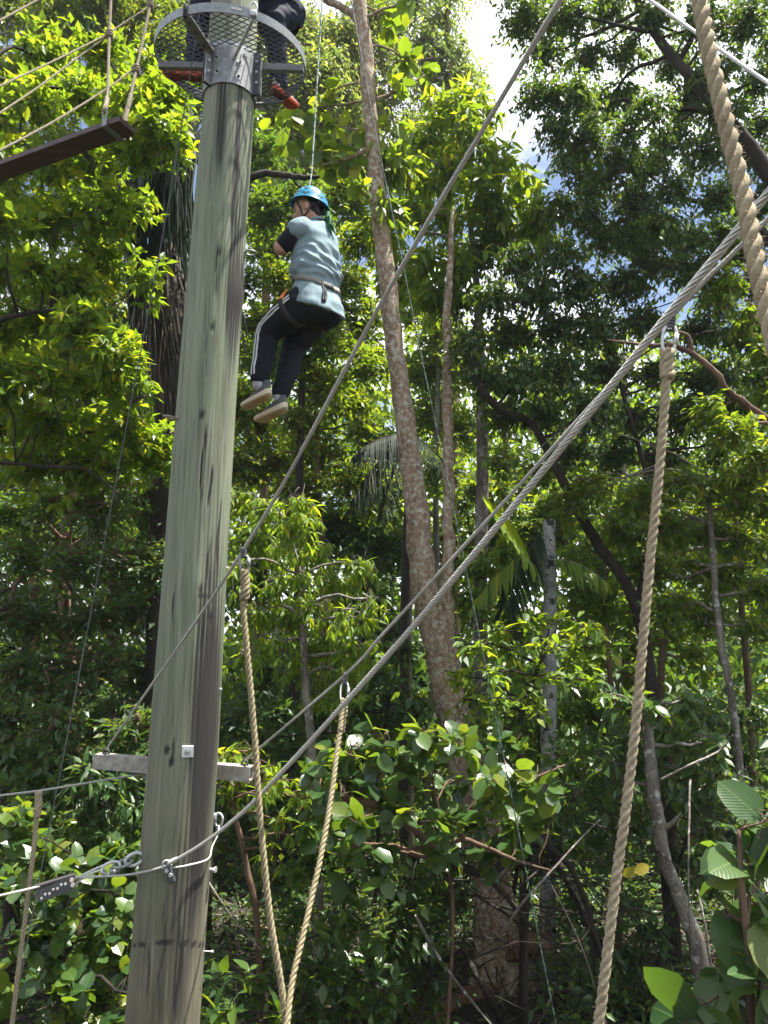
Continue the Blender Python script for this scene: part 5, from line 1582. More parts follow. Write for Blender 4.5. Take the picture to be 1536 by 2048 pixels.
# rope 2, the long one
d2 = DX(1343, pr0[0], dr_, 1345, 2.45)
anchor2 = PD(1343, 634, d2)
v2 = lambda y: DX(y, 634, d2, 2048, 2.02)
pts2 = [(1336, 700), (1334, 740), (1330, 800), (1322, 900), (1313, 1000), (1300, 1120), (1286, 1280), (1272, 1440), (1254, 1600), (1232, 1760), (1213, 1920), (1197, 2048), (1186, 2120)]
path2 = smooth_path([PD(x, y, v2(y)) for x, y in pts2], 90)
r2 = fibre_rope('fibre_rope', 'longest fibre rope hanging by a steel link from the cables at right', path2, .0285, M['manila'], splice=11, fz=1500, seed=12)
hang_top(r2, anchor2, path2[0] - UPV * 0, .0285, M['galv_bright'])
# ropes 3 and 4, joined low in the middle
d3 = DX(487, pl0[0], dl, 1120, 1.9)
anchor3 = PD(487, 1100, d3)
path3 = smooth_path([PD(x, y, DX(y, 1100, d3, 2048, 2.9)) for x, y in [(490, 1140), (490, 1180), (487, 1215), (494, 1300), (503, 1400), (511, 1500), (516, 1580), (526, 1700), (541, 1840), (561, 1960), (572, 2048), (577, 2090)]], 80)
r3 = fibre_rope('fibre_rope', 'fibre rope hanging close to the pole, meeting another at its foot', path3, .0265, M['manila_green'], splice=13, fz=700, seed=13)
hang_top(r3, anchor3, path3[0], .0265, M['galv'])
d4 = DX(690, pr0[0], dr_, 1345, 2.45)
anchor4 = PD(690, 1352, d4)
path4 = smooth_path([PD(x, y, DX(y, 1352, d4, 2048, 2.86)) for x, y in [(688, 1400), (684, 1450), (676, 1490), (667, 1560), (655, 1640), (640, 1720), (622, 1800), (604, 1880), (585, 1960), (574, 2048), (571, 2090)]], 60)
r4 = fibre_rope('fibre_rope', 'slanting fibre rope hanging from the thinner cable left of the bush', path4, .0245, M['manila_green'], splice=9, fz=600, seed=14)
hang_top(r4, anchor4, path4[0], .0245, M['galv'])
path5 = smooth_path([PD(x, y, 4.25 - (y - 1580) * .0004) for x, y in [(78, 1583), (74, 1630), (68, 1690), (60, 1760), (50, 1840), (38, 1930), (26, 2030), (18, 2110)]], 60)
r5 = fibre_rope('fibre_rope', 'thin fibre rope hanging from the short cable at lower left', path5, .026, M['manila'], splice=10, fz=500, seed=15)

# ------------------------------------------------------------------ hanging plank with its ropes
zp = PY(255, 262, 4.75)[2]
cn0, cf0 = PZ(243, 240, zp), PZ(267, 271, zp)
cn1, cf1 = PZ(-60, 351, zp), PZ(-60, 386, zp)
pd = unit((cn0 + cf0) / 2 - (cn1 + cf1) / 2); pd[2] = 0; pd = unit(pd)
pw = np.cross(UPV, pd)
if pw[1] < 0: pw = -pw
Wp = abs((cf0 - cn0) @ pw)
Wp = float(np.clip(Wp, .14, .26))
Eq = (cn0 + cf0) / 2
Lp = 2.4
plank = thing('hanging_plank', 'dark brown plank hanging level from ropes at upper left', 'plank', Eq)
t = NT('dark stained plank')
gr_ = t.noise(9, 7, .6, sc=(.12, 3, 3))
t.base(t.ramp(gr_, [(.3, (.045, .026, .022)), (.55, (.085, .052, .045)), (.8, (.13, .09, .08))]))
t.b.inputs['Roughness'].default_value = .6
t.bump(gr_, .3, .004)
mb = MB(); box(mb, Eq - pd * Lp / 2 + UPV * .021, pd, pw, UPV, Lp / 2, Wp / 2, .021, bev=.003)
mb.build('board', t.m, plank, smooth=False)
mb = MB()
sp0 = Eq - pd * .13
box(mb, sp0 - UPV * .0035, pd, pw, UPV, .022, Wp / 2 + .012, .003, bev=.001)
for s_ in (-1, 1):
    box(mb, sp0 + pw * s_ * (Wp / 2 + .0085) + UPV * .03, pd, pw, UPV, .022, .003, .036, bev=.001)
bk = mb.build('strap_bracket', M['galv'], plank, smooth=False)
mb = MB()
for s_ in (-.5, .1, .75):
    disc(mb, sp0 + pw * s_ * Wp / 2 - UPV * .006, -UPV, .006, .004, 8)
mb.build('screw', M['galv_dark'], bk, smooth=False)
for s_ in (-1, 1):
    c_ = sp0 + pw * s_ * (Wp / 2 + .009) + UPV * .085
    oval(c_, UPV, pd, .03, .02, .006, 'shackle', M['galv'], plank)
tops = []
for s_, pts, lab in [(-1, [(215, 190), (217, 130), (219, 66), (223, -30), (228, -140)], 'near rope carrying the hanging plank'),
                     (1, [(262, 190), (273, 138), (286, 80), (300, 12), (312, -40), (335, -140)], 'far rope carrying the hanging plank')]:
    c_ = sp0 + pw * s_ * (Wp / 2 + .009) + UPV * .11
    dc = float((c_ - CAM) @ AF)
    pth = smooth_path([c_] + [PD(x, y, dc * (1 + .035 * k_)) for k_, (x, y) in enumerate(pts, 1)], 50)
    root = thing('hanger_rope', lab, 'rope', pth[0])
    mb = MB(); rope(mb, pth, .0235, 3, 3.2, 6, .56, .05, 20 + s_)
    mb.build('strands', M['manila_grey'], root)
    mb = MB(); rope(mb, pth[:9], .036, 4, 2.6, 6, .5, .16, 24 + s_)
    mb.build('splice', M['manila_grey'], root)
    for (kx, ky) in ([(217, 66)] if s_ < 0 else [(273, 138), (301, 10)]):
        kd = [np.hypot(to_px(q)[0] - kx, to_px(q)[1] - ky) for q in pth]
        kc = pth[int(np.argmin(kd))]
        tops.append(kc)
        mb = MB(); th = np.linspace(0, 2 * np.pi * 3, 40)
        tube(mb, kc + (np.linspace(-.03, .03, 40))[:, None] * UPV + .023 * (np.cos(th)[:, None] * AX + np.sin(th)[:, None] * np.array([0, 1., 0])), .009, 6)
        mb.build('knot', M['manila_grey'], root)
k1, k2, k3 = tops
dk = [float((q - CAM) @ AF) for q in tops]
for lab, a0, pts, D in [
        ('thin side rope from the near hanger knot rising left', k1, [(205, 74), (110, 121), (0, 172), (-90, 214)], .013),
        ('slack side rope branching below the near hanger knot', k1, [(200, 84), (166, 107), (80, 172), (0, 226), (-90, 288)], .013),
        ('lowest side rope from the far hanger knot passing over the plank', k2, [(262, 143), (209, 181), (110, 242), (0, 301), (-90, 350)], .015),
        ('short side rope between the two hanger ropes', k3, [(282, 24), (245, 48), (219, 66)], .013)]:
    d0 = float((a0 - CAM) @ AF)
    if len(pts) == 3:
        q = [a0] + [PD(x, y, d0 + (dk[0] - d0) * f) for (x, y), f in zip(pts, (.25, .6, 1.0))]
    else:
        q = [a0] + [PD(x, y, DX(x, pts[0][0], d0, -90, d0 * .72)) for x, y in pts]
    q = smooth_path(q, 40)
    mb = MB(); rope(mb, q, D, 3, 3.4, 5, .56, .03, 40)
    tag(mb.build('side_rope', M['manila_grey'], None, origin=q[0]), lab, 'rope')
q = smooth_path([PD(110, -22, 4.6), PD(75, 0, 4.5), PD(0, 41, 4.2), PD(-60, 74, 4.0)], 30)
mb = MB(); rope(mb, q, .013, 3, 3.4, 5, .56, .03, 41)
tag(mb.build('side_rope', M['manila_grey'], None, origin=q[0]), 'side rope crossing the top left corner', 'rope')

# ------------------------------------------------------------------ thin spotted climbing ropes
t = NT('green flecked white cord')
nn = t.noise(90, 2, .5, sc=(1, 1, .5))
t.base(t.ramp(nn, [(.44, (.03, .12, .07)), (.52, (.62, .68, .62))]))
M['cord'] = t.m
t = NT('green black flecked cord')
nn = t.noise(70, 2, .5, sc=(1, 1, .5))
t.base(t.ramp(nn, [(.46, (.012, .02, .018)), (.56, (.10, .17, .14))]))
M['cord_dark'] = t.m
pg = vline_path([(697, -30), (706, 20), (728, 140), (762, 320), (800, 500), (838, 690), (880, 890), (922, 1090), (962, 1290), (1000, 1480), (1036, 1660), (1072, 1850), (1112, 2048), (1124, 2110)], 0, 6.6, 2048, 5.0, 90)
mb = MB(); tube(mb, pg, .0045, 6); rope(mb, pg, .010, 2, 4, 4, .4)
tag(mb.build('climbing_rope', M['cord_dark'], None, origin=pg[0]), 'thin green flecked rope slanting down past the spotted trunk', 'rope')
# ------------------------------------------------------------------ people
def capsule(bm, a, b, ra, rb, n=10, flat=None):
    """closed tapered limb with round ends as a triangle-safe tube"""
    pass

class Body:
    """volumes that are fused into one continuous skin by a voxel remesh"""
    def __init__(self): self.mb = MB()
    def ball(self, c, r, axes=None, seg=18):
        r = np.array([r, r, r], float) if np.isscalar(r) else np.asarray(r, float)
        A = np.eye(3) if axes is None else np.asarray(axes, float)
        bm = bmesh.new()
        bmesh.ops.create_uvsphere(bm, u_segments=seg, v_segments=12, radius=1)
        add_bm(self.mb, bm, lambda P: np.asarray(c) + (P * r) @ A)
    def limb(self, pts, radii, n=16, sides=16, flat=1.0, fdir=None):
        p = smooth_path(pts, n)
        r = np.interp(np.linspace(0, 1, n), np.linspace(0, 1, len(radii)), radii)
        m0 = self.mb.n
        tube(self.mb, p, r, sides)
        self.ball(p[0], r[0]); self.ball(p[-1], r[-1])
    def loft(self, secs, sides=28):
        """secs: (centre, half width vector, half depth vector), closed loft"""
        n = len(secs)
        C = smooth_path([s[0] for s in secs], n * 4)
        u = np.linspace(0, 1, n); uu_ = np.linspace(0, 1, n * 4)
        Wd = np.stack([np.interp(uu_, u, [s[1][k] for s in secs]) for k in range(3)], -1)
        Dp = np.stack([np.interp(uu_, u, [s[2][k] for s in secs]) for k in range(3)], -1)
        a_ = np.arange(sides) / sides * 2 * np.pi
        ca = np.sign(np.cos(a_)) * np.abs(np.cos(a_)) ** .9; sa = np.sign(np.sin(a_)) * np.abs(np.sin(a_)) ** .9
        v = C[:, None] + ca[None, :, None] * Wd[:, None] + sa[None, :, None] * Dp[:, None]
        m = n * 4
        i = np.arange(m - 1)[:, None] * sides + np.arange(sides)[None]; j = np.arange(m - 1)[:, None] * sides + (np.arange(sides)[None] + 1) % sides
        f4 = np.stack([i, j, j + sides, i + sides], -1).reshape(-1, 4)
        V = np.concatenate([v.reshape(-1, 3), C[:1], C[-1:]])
        jj = np.arange(sides); kk = (jj + 1) % sides
        f3 = np.concatenate([np.stack([np.full(sides, m * sides), kk, jj], -1), np.stack([np.full(sides, m * sides + 1), (m - 1) * sides + jj, (m - 1) * sides + kk], -1)])
        self.mb.add2(V, f3, f4)
    def fuse(self, name, mat, parent, voxel=.008, smooth=4, disp=None):
        org = ORG[parent.name]
        me = self.mb.mesh('raw', None, org, True)
        o = bpy.data.objects.new('raw', me)
        COL.objects.link(o)
        r = o.modifiers.new('r', 'REMESH'); r.mode = 'VOXEL'; r.voxel_size = voxel
        s = o.modifiers.new('s', 'SMOOTH'); s.iterations = smooth; s.factor = .5
        if disp is None:
            q = o.modifiers.new('d', 'DECIMATE'); q.ratio = .4
        dg = bpy.context.evaluated_depsgraph_get()
        me2 = bpy.data.meshes.new_from_object(o.evaluated_get(dg))
        bpy.data.objects.remove(o); bpy.data.meshes.remove(me)
        me2.name = name
        me2.materials.clear(); me2.materials.append(mat)
        n = len(me2.vertices)
        co = np.zeros(n * 3, np.float32); me2.vertices.foreach_get('co', co); co = co.reshape(-1, 3)
        if disp is not None:
            nr = np.zeros(n * 3, np.float32); me2.vertices.foreach_get('normal', nr); nr = nr.reshape(-1, 3)
            co = co + nr * disp(co + org)[:, None]
            me2.vertices.foreach_set('co', co.astype(np.float32).ravel())
        me2.polygons.foreach_set('use_smooth', np.ones(len(me2.polygons), bool))
        me2.update()
        out = bpy.data.objects.new(name, me2)
        COL.objects.link(out); out.parent = parent
        ORG[out.name] = org
        return out

def cloth(name, col, var=.12, rough=.85, scale=160):
    return plain(name, col, rough, 0, var, scale, .25, .2)
M['skin'] = plain('skin', (.50, .29, .20), .5, 0, .08, 40, .05, .35)
M['shirt'] = cloth('pale blue cotton', (.20, .275, .30))
M['trousers'] = cloth('black tracksuit cloth', (.010, .013, .019))
M['white_cloth'] = cloth('white cloth', (.72, .72, .73))
M['black_cloth'] = cloth('black cloth', (.014, .014, .018))
M['navy'] = cloth('dark navy cloth', (.012, .016, .032))
M['helmet'] = plain('blue helmet shell', (.012, .20, .34), .3, 0, .04, 8, 0, .5)
M['strap'] = plain('dark strap', (.02, .02, .022), .7, 0, .2, 120, .2)
M['belt'] = plain('grey webbing', (.20, .19, .165), .8, 0, .15, 160, .3)
M['orange'] = plain('orange webbing', (.75, .22, .05), .7, 0, .12, 160, .2)
M['shoe'] = plain('grey knit shoe', (.105, .105, .115), .85, 0, .25, 200, .4)
M['sole'] = plain('cream shoe sole', (.62, .52, .36), .6, 0, .1, 60, .2)
M['tread'] = plain('worn tan tread', (.52, .38, .22), .7, 0, .15, 40, .2)
M['red_sole'] = plain('orange red sole', (.60, .085, .03), .6, 0, .12, 40, .2)
M['hair'] = plain('dark hair', (.012, .010, .009), .5, 0, .3, 120, .3)
M['green_cloth'] = cloth('green scarf', (.02, .10, .035), .5, .7, 30)

def hand(mb_body, wrist, d, pn, side, curl=.9, s=1.0):
    """palm with five separate bent fingers; d along the palm, pn palm normal (the side that grips)"""
    d = unit(d); pn = unit(pn - d * (pn @ d)); ac = np.cross(d, pn) * side
    B = mb_body
    c = wrist + d * .045 * s
    B.loft([(wrist, ac * .026 * s, pn * .017 * s), (c, ac * .040 * s, pn * .014 * s), (wrist + d * .088 * s, ac * .039 * s, pn * .012 * s)], 16)
    for k, L in enumerate((.070, .078, .073, .058)):
        r0 = wrist + d * .085 * s + ac * (.029 - .0195 * k) * s
        p = [r0 - d * .02 * s, r0]
        a_ = 0
        for sg in (.45, .32, .23):
            a_ += curl * (.5 + .2 * (sg < .4))
            p.append(p[-1] + (d * math.cos(a_) + pn * math.sin(a_)) * L * sg * s)
        B.limb(p, [.0088 * s, .0088 * s, .008 * s, .0065 * s], 12, 10)
    t0 = wrist + d * .022 * s + ac * .03 * s
    B.limb([t0, t0 + (d * .5 + ac * .7 + pn * .3) * .03 * s, t0 + (d * .9 + ac * .45 + pn * .6) * .055 * s, t0 + (d * .95 + ac * .1 + pn * .8) * .075 * s], [.012 * s, .011 * s, .0095 * s, .0075 * s], 12, 10)

def shoe(parent, heel, toe, up, mats, L=None, label=None):
    """trainer: sculpted sole with tread, knit upper, collar; heel/toe are points on the bottom of the sole"""
    f = unit(toe - heel)
    up = unit(up - f * (up @ f)); sd = np.cross(up, f)
    L = np.linalg.norm(toe - heel)
    xs = np.array([0, .06, .18, .34, .5, .66, .8, .92, 1.0])
    hwid = np.array([.05, .29, .34, .33, .345, .39, .385, .27, .05]) * .108 * L / .27 * 1.0
    hwid = np.array([.010, .030, .036, .034, .036, .044, .044, .031, .008]) * L / .27
    lift = np.array([.016, .005, 0, .004, .006, 0, .002, .012, .026]) * L / .27
    th_ = np.array([.034, .036, .036, .034, .031, .028, .025, .022, .014]) * L / .27
    def ring(x_, w_, z_): return heel + f * (x_ * L)[:, None] + sd * w_[:, None] + up * z_[:, None]
    mb = MB()
    n = len(xs)
    levels = [(0.9, lift), (1.02, lift + .006), (1.07, lift + th_ * .6), (1.0, lift + th_)]
    V = []
    for s_, z_ in levels:
        V.append(np.concatenate([ring(xs, hwid * s_, z_), ring(xs[::-1], -hwid[::-1] * s_, z_[::-1])]))
    V = np.array(V); m = 2 * n
    for k in range(len(levels) - 1):
        i = np.arange(m); j = (i + 1) % m
        mb.add(np.concatenate([V[k], V[k + 1]]), np.stack([i, j, j + m, i + m], -1))
    for k, fl in ((0, 1), (len(levels) - 1, 0)):
        i = np.arange(n - 1)
        q = np.stack([i, i + 1, m - 2 - i, m - 1 - i], -1)
        mb.add(V[k], q if fl else q[:, ::-1])
    root = mb.build('shoe', mats[1], parent)
    mb = MB()   # tread: raised wavy ribs under the sole
    for k in range(3):
        x_ = np.linspace(.08 + .02 * k, .94 - .03 * k, 24)
        wv = np.interp(x_, xs, hwid) * (.55 - .5 * k) + .004 * np.sin(x_ * 17 + k)
        z_ = np.interp(x_, xs, lift) - .0015
        tube(mb, heel + f * (x_ * L)[:, None] + sd * wv[:, None] + up * z_[:, None], .004, 5)
    pad = [(x_, w_) for x_, w_ in zip(np.linspace(.06, .95, 14), np.interp(np.linspace(.06, .95, 14), xs, hwid) * .72)]
    P = np.array([[x_ * L, w_] for x_, w_ in pad] + [[x_ * L, -w_] for x_, w_ in pad[::-1]])
    zz_ = np.interp(P[:, 0] / L, xs, lift)
    pv = heel + f * P[:, :1] + sd * P[:, 1:] + up * (zz_[:, None] - .002)
    i = np.arange(13); q = np.stack([i, i + 1, 26 - i, 27 - i], -1)
    mb.add(pv, q)
    mb.build('tread', mats[2], root)
    B = Body()
    zb_ = lambda x_: np.interp(x_, xs, lift + th_)
    hh = [(.02, .012, .035), (.12, .034, .052), (.28, .034, .056), (.42, .033, .044), (.58, .037, .030), (.76, .039, .022), (.90, .030, .016), (.985, .010, .006)]
    sc = L / .27
    B.loft([(heel + f * x_ * L + up * (zb_(x_) + (h_ * .5 - .006) * sc), sd * w_ * sc, up * (h_ * .62 + .004) * sc) for x_, w_, h_ in hh])
    B.loft([(heel + f * .16 * L + up * (zb_(.16) + .05 * sc), sd * .030 * sc, f * .042 * sc), (heel + f * .2 * L + up * (zb_(.2) + .085 * sc), sd * .031 * sc, f * .043 * sc)])
    B.fuse('upper', mats[0], root, .005, 5)
    mb = MB()
    for k in range(4):
        x_ = .40 + .06 * k
        z_ = zb_(x_) + (.062 - .035 * (x_ - .36) / .25) * sc
        c_ = heel + f * x_ * L + up * z_
        tube(mb, smooth_path([c_ - sd * .02 * sc - up * .006, c_ + up * .004, c_ + sd * .02 * sc - up * .006], 6), .0026, 5)
    mb.build('laces', mats[3] if len(mats) > 3 else M['strap'], root)
    return root

def head_shape(B, c, F, Lf, up, s=1.0):
    """skull, jaw, nose, brow, cheeks, ears, neck stub; F forward, Lf the person's left, up"""
    A = np.stack([F, Lf, up])
    def at(x, y, z): return c + (F * x + Lf * y + up * z) * s
    B.ball(at(0, 0, .02), np.array([.098, .076, .105]) * s, A)
    B.ball(at(.022, 0, -.045), np.array([.075, .064, .075]) * s, A)
    B.ball(at(.045, 0, -.085), np.array([.042, .040, .032]) * s, A)          # chin
    for sg in (-1, 1):
        B.ball(at(.055, sg * .035, -.028), np.array([.035, .030, .030]) * s, A)   # cheek
        B.ball(at(.072, sg * .030, .022), np.array([.020, .028, .011]) * s, A)    # brow
        e = at(-.005, sg * .078, -.012)
        B.ball(e, np.array([.022, .010, .033]) * s, A); B.ball(e + (F * -.008 + Lf * sg * .008 + up * .004) * s, np.array([.018, .008, .027]) * s, A)
        B.ball(e - up * .026 * s, np.array([.010, .008, .010]) * s, A)
        B.ball(at(.105, sg * .011, -.034), np.array([.010, .010, .008]) * s, A)   # nostril
    B.limb([at(.088, 0, .012), at(.102, 0, -.012), at(.114, 0, -.032)], [.009 * s, .011 * s, .013 * s], 8, 12)
    B.limb([at(.082, -.022, -.062), at(.094, 0, -.060), at(.082, .022, -.062)], [.006 * s, .0085 * s, .006 * s], 8, 10)
    B.limb([at(.080, -.018, -.073), at(.091, 0, -.073), at(.080, .018, -.073)], [.006 * s, .009 * s, .006 * s], 8, 10)
    return at

# ================================================================== the climber
Fh = unit(np.array([-.80, .60, 0])); Lh = np.array([-Fh[1], Fh[0], 0])         # facing away to the left; the left side is turned to us
YC = 5.0
pel = PY(632, 600, YC)
per = thing('person', 'climber in pale blue shirt, black striped trousers and blue helmet hanging on a cord', 'person', pel)
nk = PY(634, 452, YC + .02)
sp = unit(nk - pel)
tors = np.linalg.norm(nk - pel)
hipL, hipR = PY(606, 606, YC - .07), PY(646, 608, YC + .08)
knL, knR = PY(535, 664, YC + .12), PY(588, 690, YC + .27)
akL, akR = PY(517, 764, YC + .08), PY(559, 792, YC + .20)
shL, shR = PY(601, 458, YC - .13), PY(648, 460, YC + .15)
elL = PY(562, 496, YC - .08)
wrL = PY(608, 468, YC + .20)
elR = PY(600, 505, YC + .28); wrR = PY(596, 478, YC + .17)
hc = PY(615, 420, YC + .00)
Ff = unit(np.array([-.97, .10, -.20])); up_h = unit(np.array([-.10, .0, 1.0])); up_h = unit(up_h - Ff * (up_h @ Ff)); Lf = np.cross(up_h, Ff)

B = Body()     # one continuous body
at = head_shape(B, hc, Ff, Lf, up_h, .98)
B.limb([nk - sp * .05, nk + sp * .03, hc - up_h * .05 - Ff * .015], [.075, .06, .056])
B.loft([(pel - sp * .05, Lh * .15, Fh * .10), (pel + sp * .12, Lh * .15, Fh * .105), (pel + sp * .28, Lh * .16, Fh * .11), (nk - sp * .08, Lh * .16, Fh * .10), (nk - sp * .01, Lh * .07, Fh * .06)])
B.limb([shL, (shL + elL) / 2, elL], [.060, .056, .052]); B.limb([elL, (elL + wrL) / 2, wrL], [.053, .047, .032])
B.limb([shR, (shR + elR) / 2, elR], [.058, .05, .042]); B.limb([elR, (elR + wrR) / 2, wrR], [.042, .038, .029])
hand(B, wrL, unit(wrL - elL) + np.array([.2, .2, 0]), np.array([.5, -.2, -.3]), 1, .7)
hand(B, wrR, unit(wrR - elR) + np.array([-.1, -.2, 0]), np.array([.2, -.8, -.2]), -1, .7)
for h_, k_, a_ in ((hipL, knL, akL), (hipR, knR, akR)):
    B.limb([h_, (h_ + k_) / 2, k_], [.085, .075, .055]); B.limb([k_, (k_ + a_) / 2, a_], [.055, .055, .036])
B.fuse('body', M['skin'], per, .007, 3)
# closed eyes, brows and lips as thin shapes on the face
mb = MB()
for sg in (-1, 1):
    tube(mb, smooth_path([at(.083, sg * .046, .000), at(.094, sg * .030, -.005), at(.094, sg * .018, -.003)], 8), .0025, 5)
    tube(mb, smooth_path([at(.078, sg * .050, .020), at(.093, sg * .034, .028), at(.098, sg * .014, .024)], 8), .0032, 5)
mb.build('eyelids', M['hair'], per)
mb = MB(); tube(mb, smooth_path([at(.087, -.02, -.067), at(.102, 0, -.066), at(.087, .02, -.067)], 8), .002, 5)
mb.build('mouth', plain('lip line', (.22, .08, .07), .6, 0, .1), per)
# hair under the helmet
B = Body()
A_h = np.stack([Ff, Lf, up_h])
B.ball(at(-.046, 0, .020), np.array([.066, .078, .092]), A_h)
B.ball(at(-.068, 0, -.045), np.array([.032, .052, .050]), A_h)
B.fuse('hair', M['hair'], per, .008, 3)
# helmet: dome with flared rim, vent holes
hu = unit(up_h + Ff * -.02 + np.array([.30, 0, 0])); hf = unit(Ff - hu * (Ff @ hu)); hl = np.cross(hu, hf)
hb = hc + hu * .035 - hf * .012
def dome(u, v_, off=0.0):
    """u round, v from rim 0 to crown 1"""
    a_ = v_ * np.pi / 2
    rx, ry, rz = .137 + off, .117 + off, .142 + off
    fl = .010 * np.exp(-v_ * 14)
    rim_drop = -.018 * np.clip(-np.cos(u), 0, 1) * (1 - v_)
    return hb + hf * ((rx * np.cos(a_) + fl) * np.cos(u))[..., None] + hl * ((ry * np.cos(a_) + fl) * np.sin(u))[..., None] + hu * (rz * np.sin(a_) + rim_drop)[..., None]
mb = MB()
nu, nv = 48, 16
U_, V_ = np.meshgrid(np.arange(nu) / nu * 2 * np.pi, np.linspace(0, .995, nv))
for off, fl in ((0, 0), (-.006, 1)):
    v = dome(U_, V_, off).reshape(-1, 3)
    i = np.arange(nv - 1)[:, None] * nu + np.arange(nu)[None]; j = np.arange(nv - 1)[:, None] * nu + (np.arange(nu)[None] + 1) % nu
    f = np.stack([i, j, j + nu, i + nu], -1).reshape(-1, 4)
    mb.add(v, f[:, ::-1] if fl else f)
    mb.add(np.concatenate([dome(U_[-1], V_[-1], off), [dome(np.array(0.), np.array(1.0), off)]]), np.stack([np.arange(nu), (np.arange(nu) + 1) % nu, np.full(nu, nu)], -1))
tube(mb, np.concatenate([dome(U_[0], V_[0]), dome(U_[0][:1], V_[0][:1])]), .0045, 6, False)
hm = mb.build('helmet', M['helmet'], per)
mb = MB()
tri = [(0, .0), (.06, .06), (-.06, .06)]
for (uc, vc) in [(1.45, .36), (.95, .24), (2.0, .27), (.5, .34), (2.5, .38), (1.5, .11), (.75, .08), (2.35, .12), (2.95, .25), (.1, .3), (1.2, .55), (2.1, .58), (3.5, .4), (-.5, .4), (-1.5, .35), (-2.3, .3)]:
    for du, dv in [(0, 0), (.13, .055), (-.13, .05)]:
        u0, v0 = np.array(uc + du), np.array(vc + dv)
        c_ = dome(u0, v0); e1 = dome(u0 + .02, v0) - c_; e2 = dome(u0, v0 + .02) - c_
        n_ = unit(np.cross(e1, e2)); 
        if n_ @ (c_ - hb) < 0: n_ = -n_
        disc(mb, c_ - n_ * .004, n_, .0082, .0055, 9)
mb.build('vent_holes', plain('dark vent', (.003, .008, .012), .6, 0, .1), hm, smooth=False)
mb = MB()
ear = at(-.003, .083, -.045)
tube(mb, smooth_path([dome(np.array(.85), np.array(0.0)) - hu * .004, at(.045, .078, .0), at(.040, .070, -.055), at(.035, .045, -.11), at(.036, 0, -.122), at(.035, -.045, -.11)], 24), .0065, 6)
tube(mb, smooth_path([dome(np.array(2.35), np.array(0.0)) - hu * .004, at(-.04, .082, -.03), at(-.005, .080, -.065), at(.037, .060, -.085)], 16), .006, 6)
tube(mb, smooth_path([dome(np.array(-.85), np.array(0.0)), at(.045, -.078, .0), at(.035, -.045, -.11)], 12), .006, 6)
mb.build('chin_strap', M['strap'], hm)
# green scarf tail at the nape
mb = MB()
q = smooth_path([PY(648, 416, YC + .02), PY(655, 430, YC - .02), PY(660, 446, YC - .05), PY(665, 462, YC - .06), PY(668, 472, YC - .05)], 14)
gq = np.random.default_rng(2)
for k_, (ox, oy) in enumerate([(-.012, 0), (.010, .008), (.003, -.012), (.018, -.004)]):
    ww = np.interp(np.linspace(0, 1, 14), [0, .3, .8, 1], [.013, .016, .011, .003]) * gq.uniform(.8, 1.2, 14)
    qq = q[: 14 - k_ * 2] + np.array([ox, oy, 0]) * np.linspace(.4, 1.5, 14)[: 14 - k_ * 2, None] + gq.normal(0, .0035, (14 - k_ * 2, 3))
    tube(mb, qq, ww[-(14 - k_ * 2):], 7, True, 0, .25, 4 + k_)
mb.build('scarf', M['green_cloth'], per)
# black arm sleeves (undershirt) on the upper arms
B = Body()
for s0, e0 in ((shL, elL), (shR, elR)):
    B.limb([s0, s0 * .5 + e0 * .5, s0 * .22 + e0 * .78], [.075, .073, .064])
B.fuse('arm_sleeves', M['black_cloth'], per, .008, 3)

# shirt with folds
def folds(co):
    d0 = co - pel
    h_ = d0 @ sp; l_ = d0 @ Lh; f_ = d0 @ Fh
    w1 = np.sin(h_ * 62 + l_ * 16 + f_ * 20 + 1.6 * np.sin(l_ * 14 + h_ * 9))
    w2 = np.sin(h_ * 105 - l_ * 38 + 2 * np.sin(h_ * 20 + f_ * 25))
    w3 = np.sin(l_ * 75 + f_ * 40 + h_ * 18)
    belt = np.exp(-((h_ - .10 - .05 * f_ / .12) / .03) ** 2)
    up = np.clip((h_ - .10) / .06, 0, 1) * np.clip((.40 - h_) / .1, 0, 1)
    w1 = w1 * (.55 + .6 * np.sin(l_ * 11 + h_ * 7)); nz2 = np.array([mnoise.noise(Vector((p[0] * 12, p[1] * 12, p[2] * 16))) for p in co]) * .008
    return 1.3 * nz2 + .0085 * w1 * up + .005 * w2 * up + .002 * w3 + .008 * np.exp(-((h_ - .19) / .035) ** 2) - .004 * belt
B = Body()
bk = -Fh
B.loft([(pel - sp * .10 - Fh * .015, Lh * .215, Fh * .178 + sp * .055), (pel - sp * .03 - Fh * .008, Lh * .21, Fh * .17 + sp * .03), (pel + sp * .07, Lh * .185, Fh * .140), (pel + sp * .115, Lh * .178, Fh * .134), (pel + sp * .18, Lh * .196, Fh * .155), (pel + sp * .28, Lh * .195, Fh * .148), (nk - sp * .12, Lh * .19, Fh * .13), (nk - sp * .05, Lh * .15, Fh * .10), (nk - sp * .0, Lh * .085, Fh * .078)])
B.limb([nk - sp * .09 + Lh * .07, shL, shL * .85 + elL * .15], [.08, .085, .080])
B.limb([nk - sp * .09 - Lh * .07, shR, shR * .72 + elR * .28], [.08, .082, .078])
B.fuse('shirt', M['shirt'], per, .007, 4, folds)
mb = MB()      # collar
th = np.linspace(0, 2 * np.pi, 25)
cc_ = nk + sp * .004
tube(mb, cc_ + np.cos(th)[:, None] * Fh * .076 + np.sin(th)[:, None] * Lh * .082 + (np.cos(th) * -.02)[:, None] * sp, .011, 8, False)
mb.build('collar', M['shirt'], per)

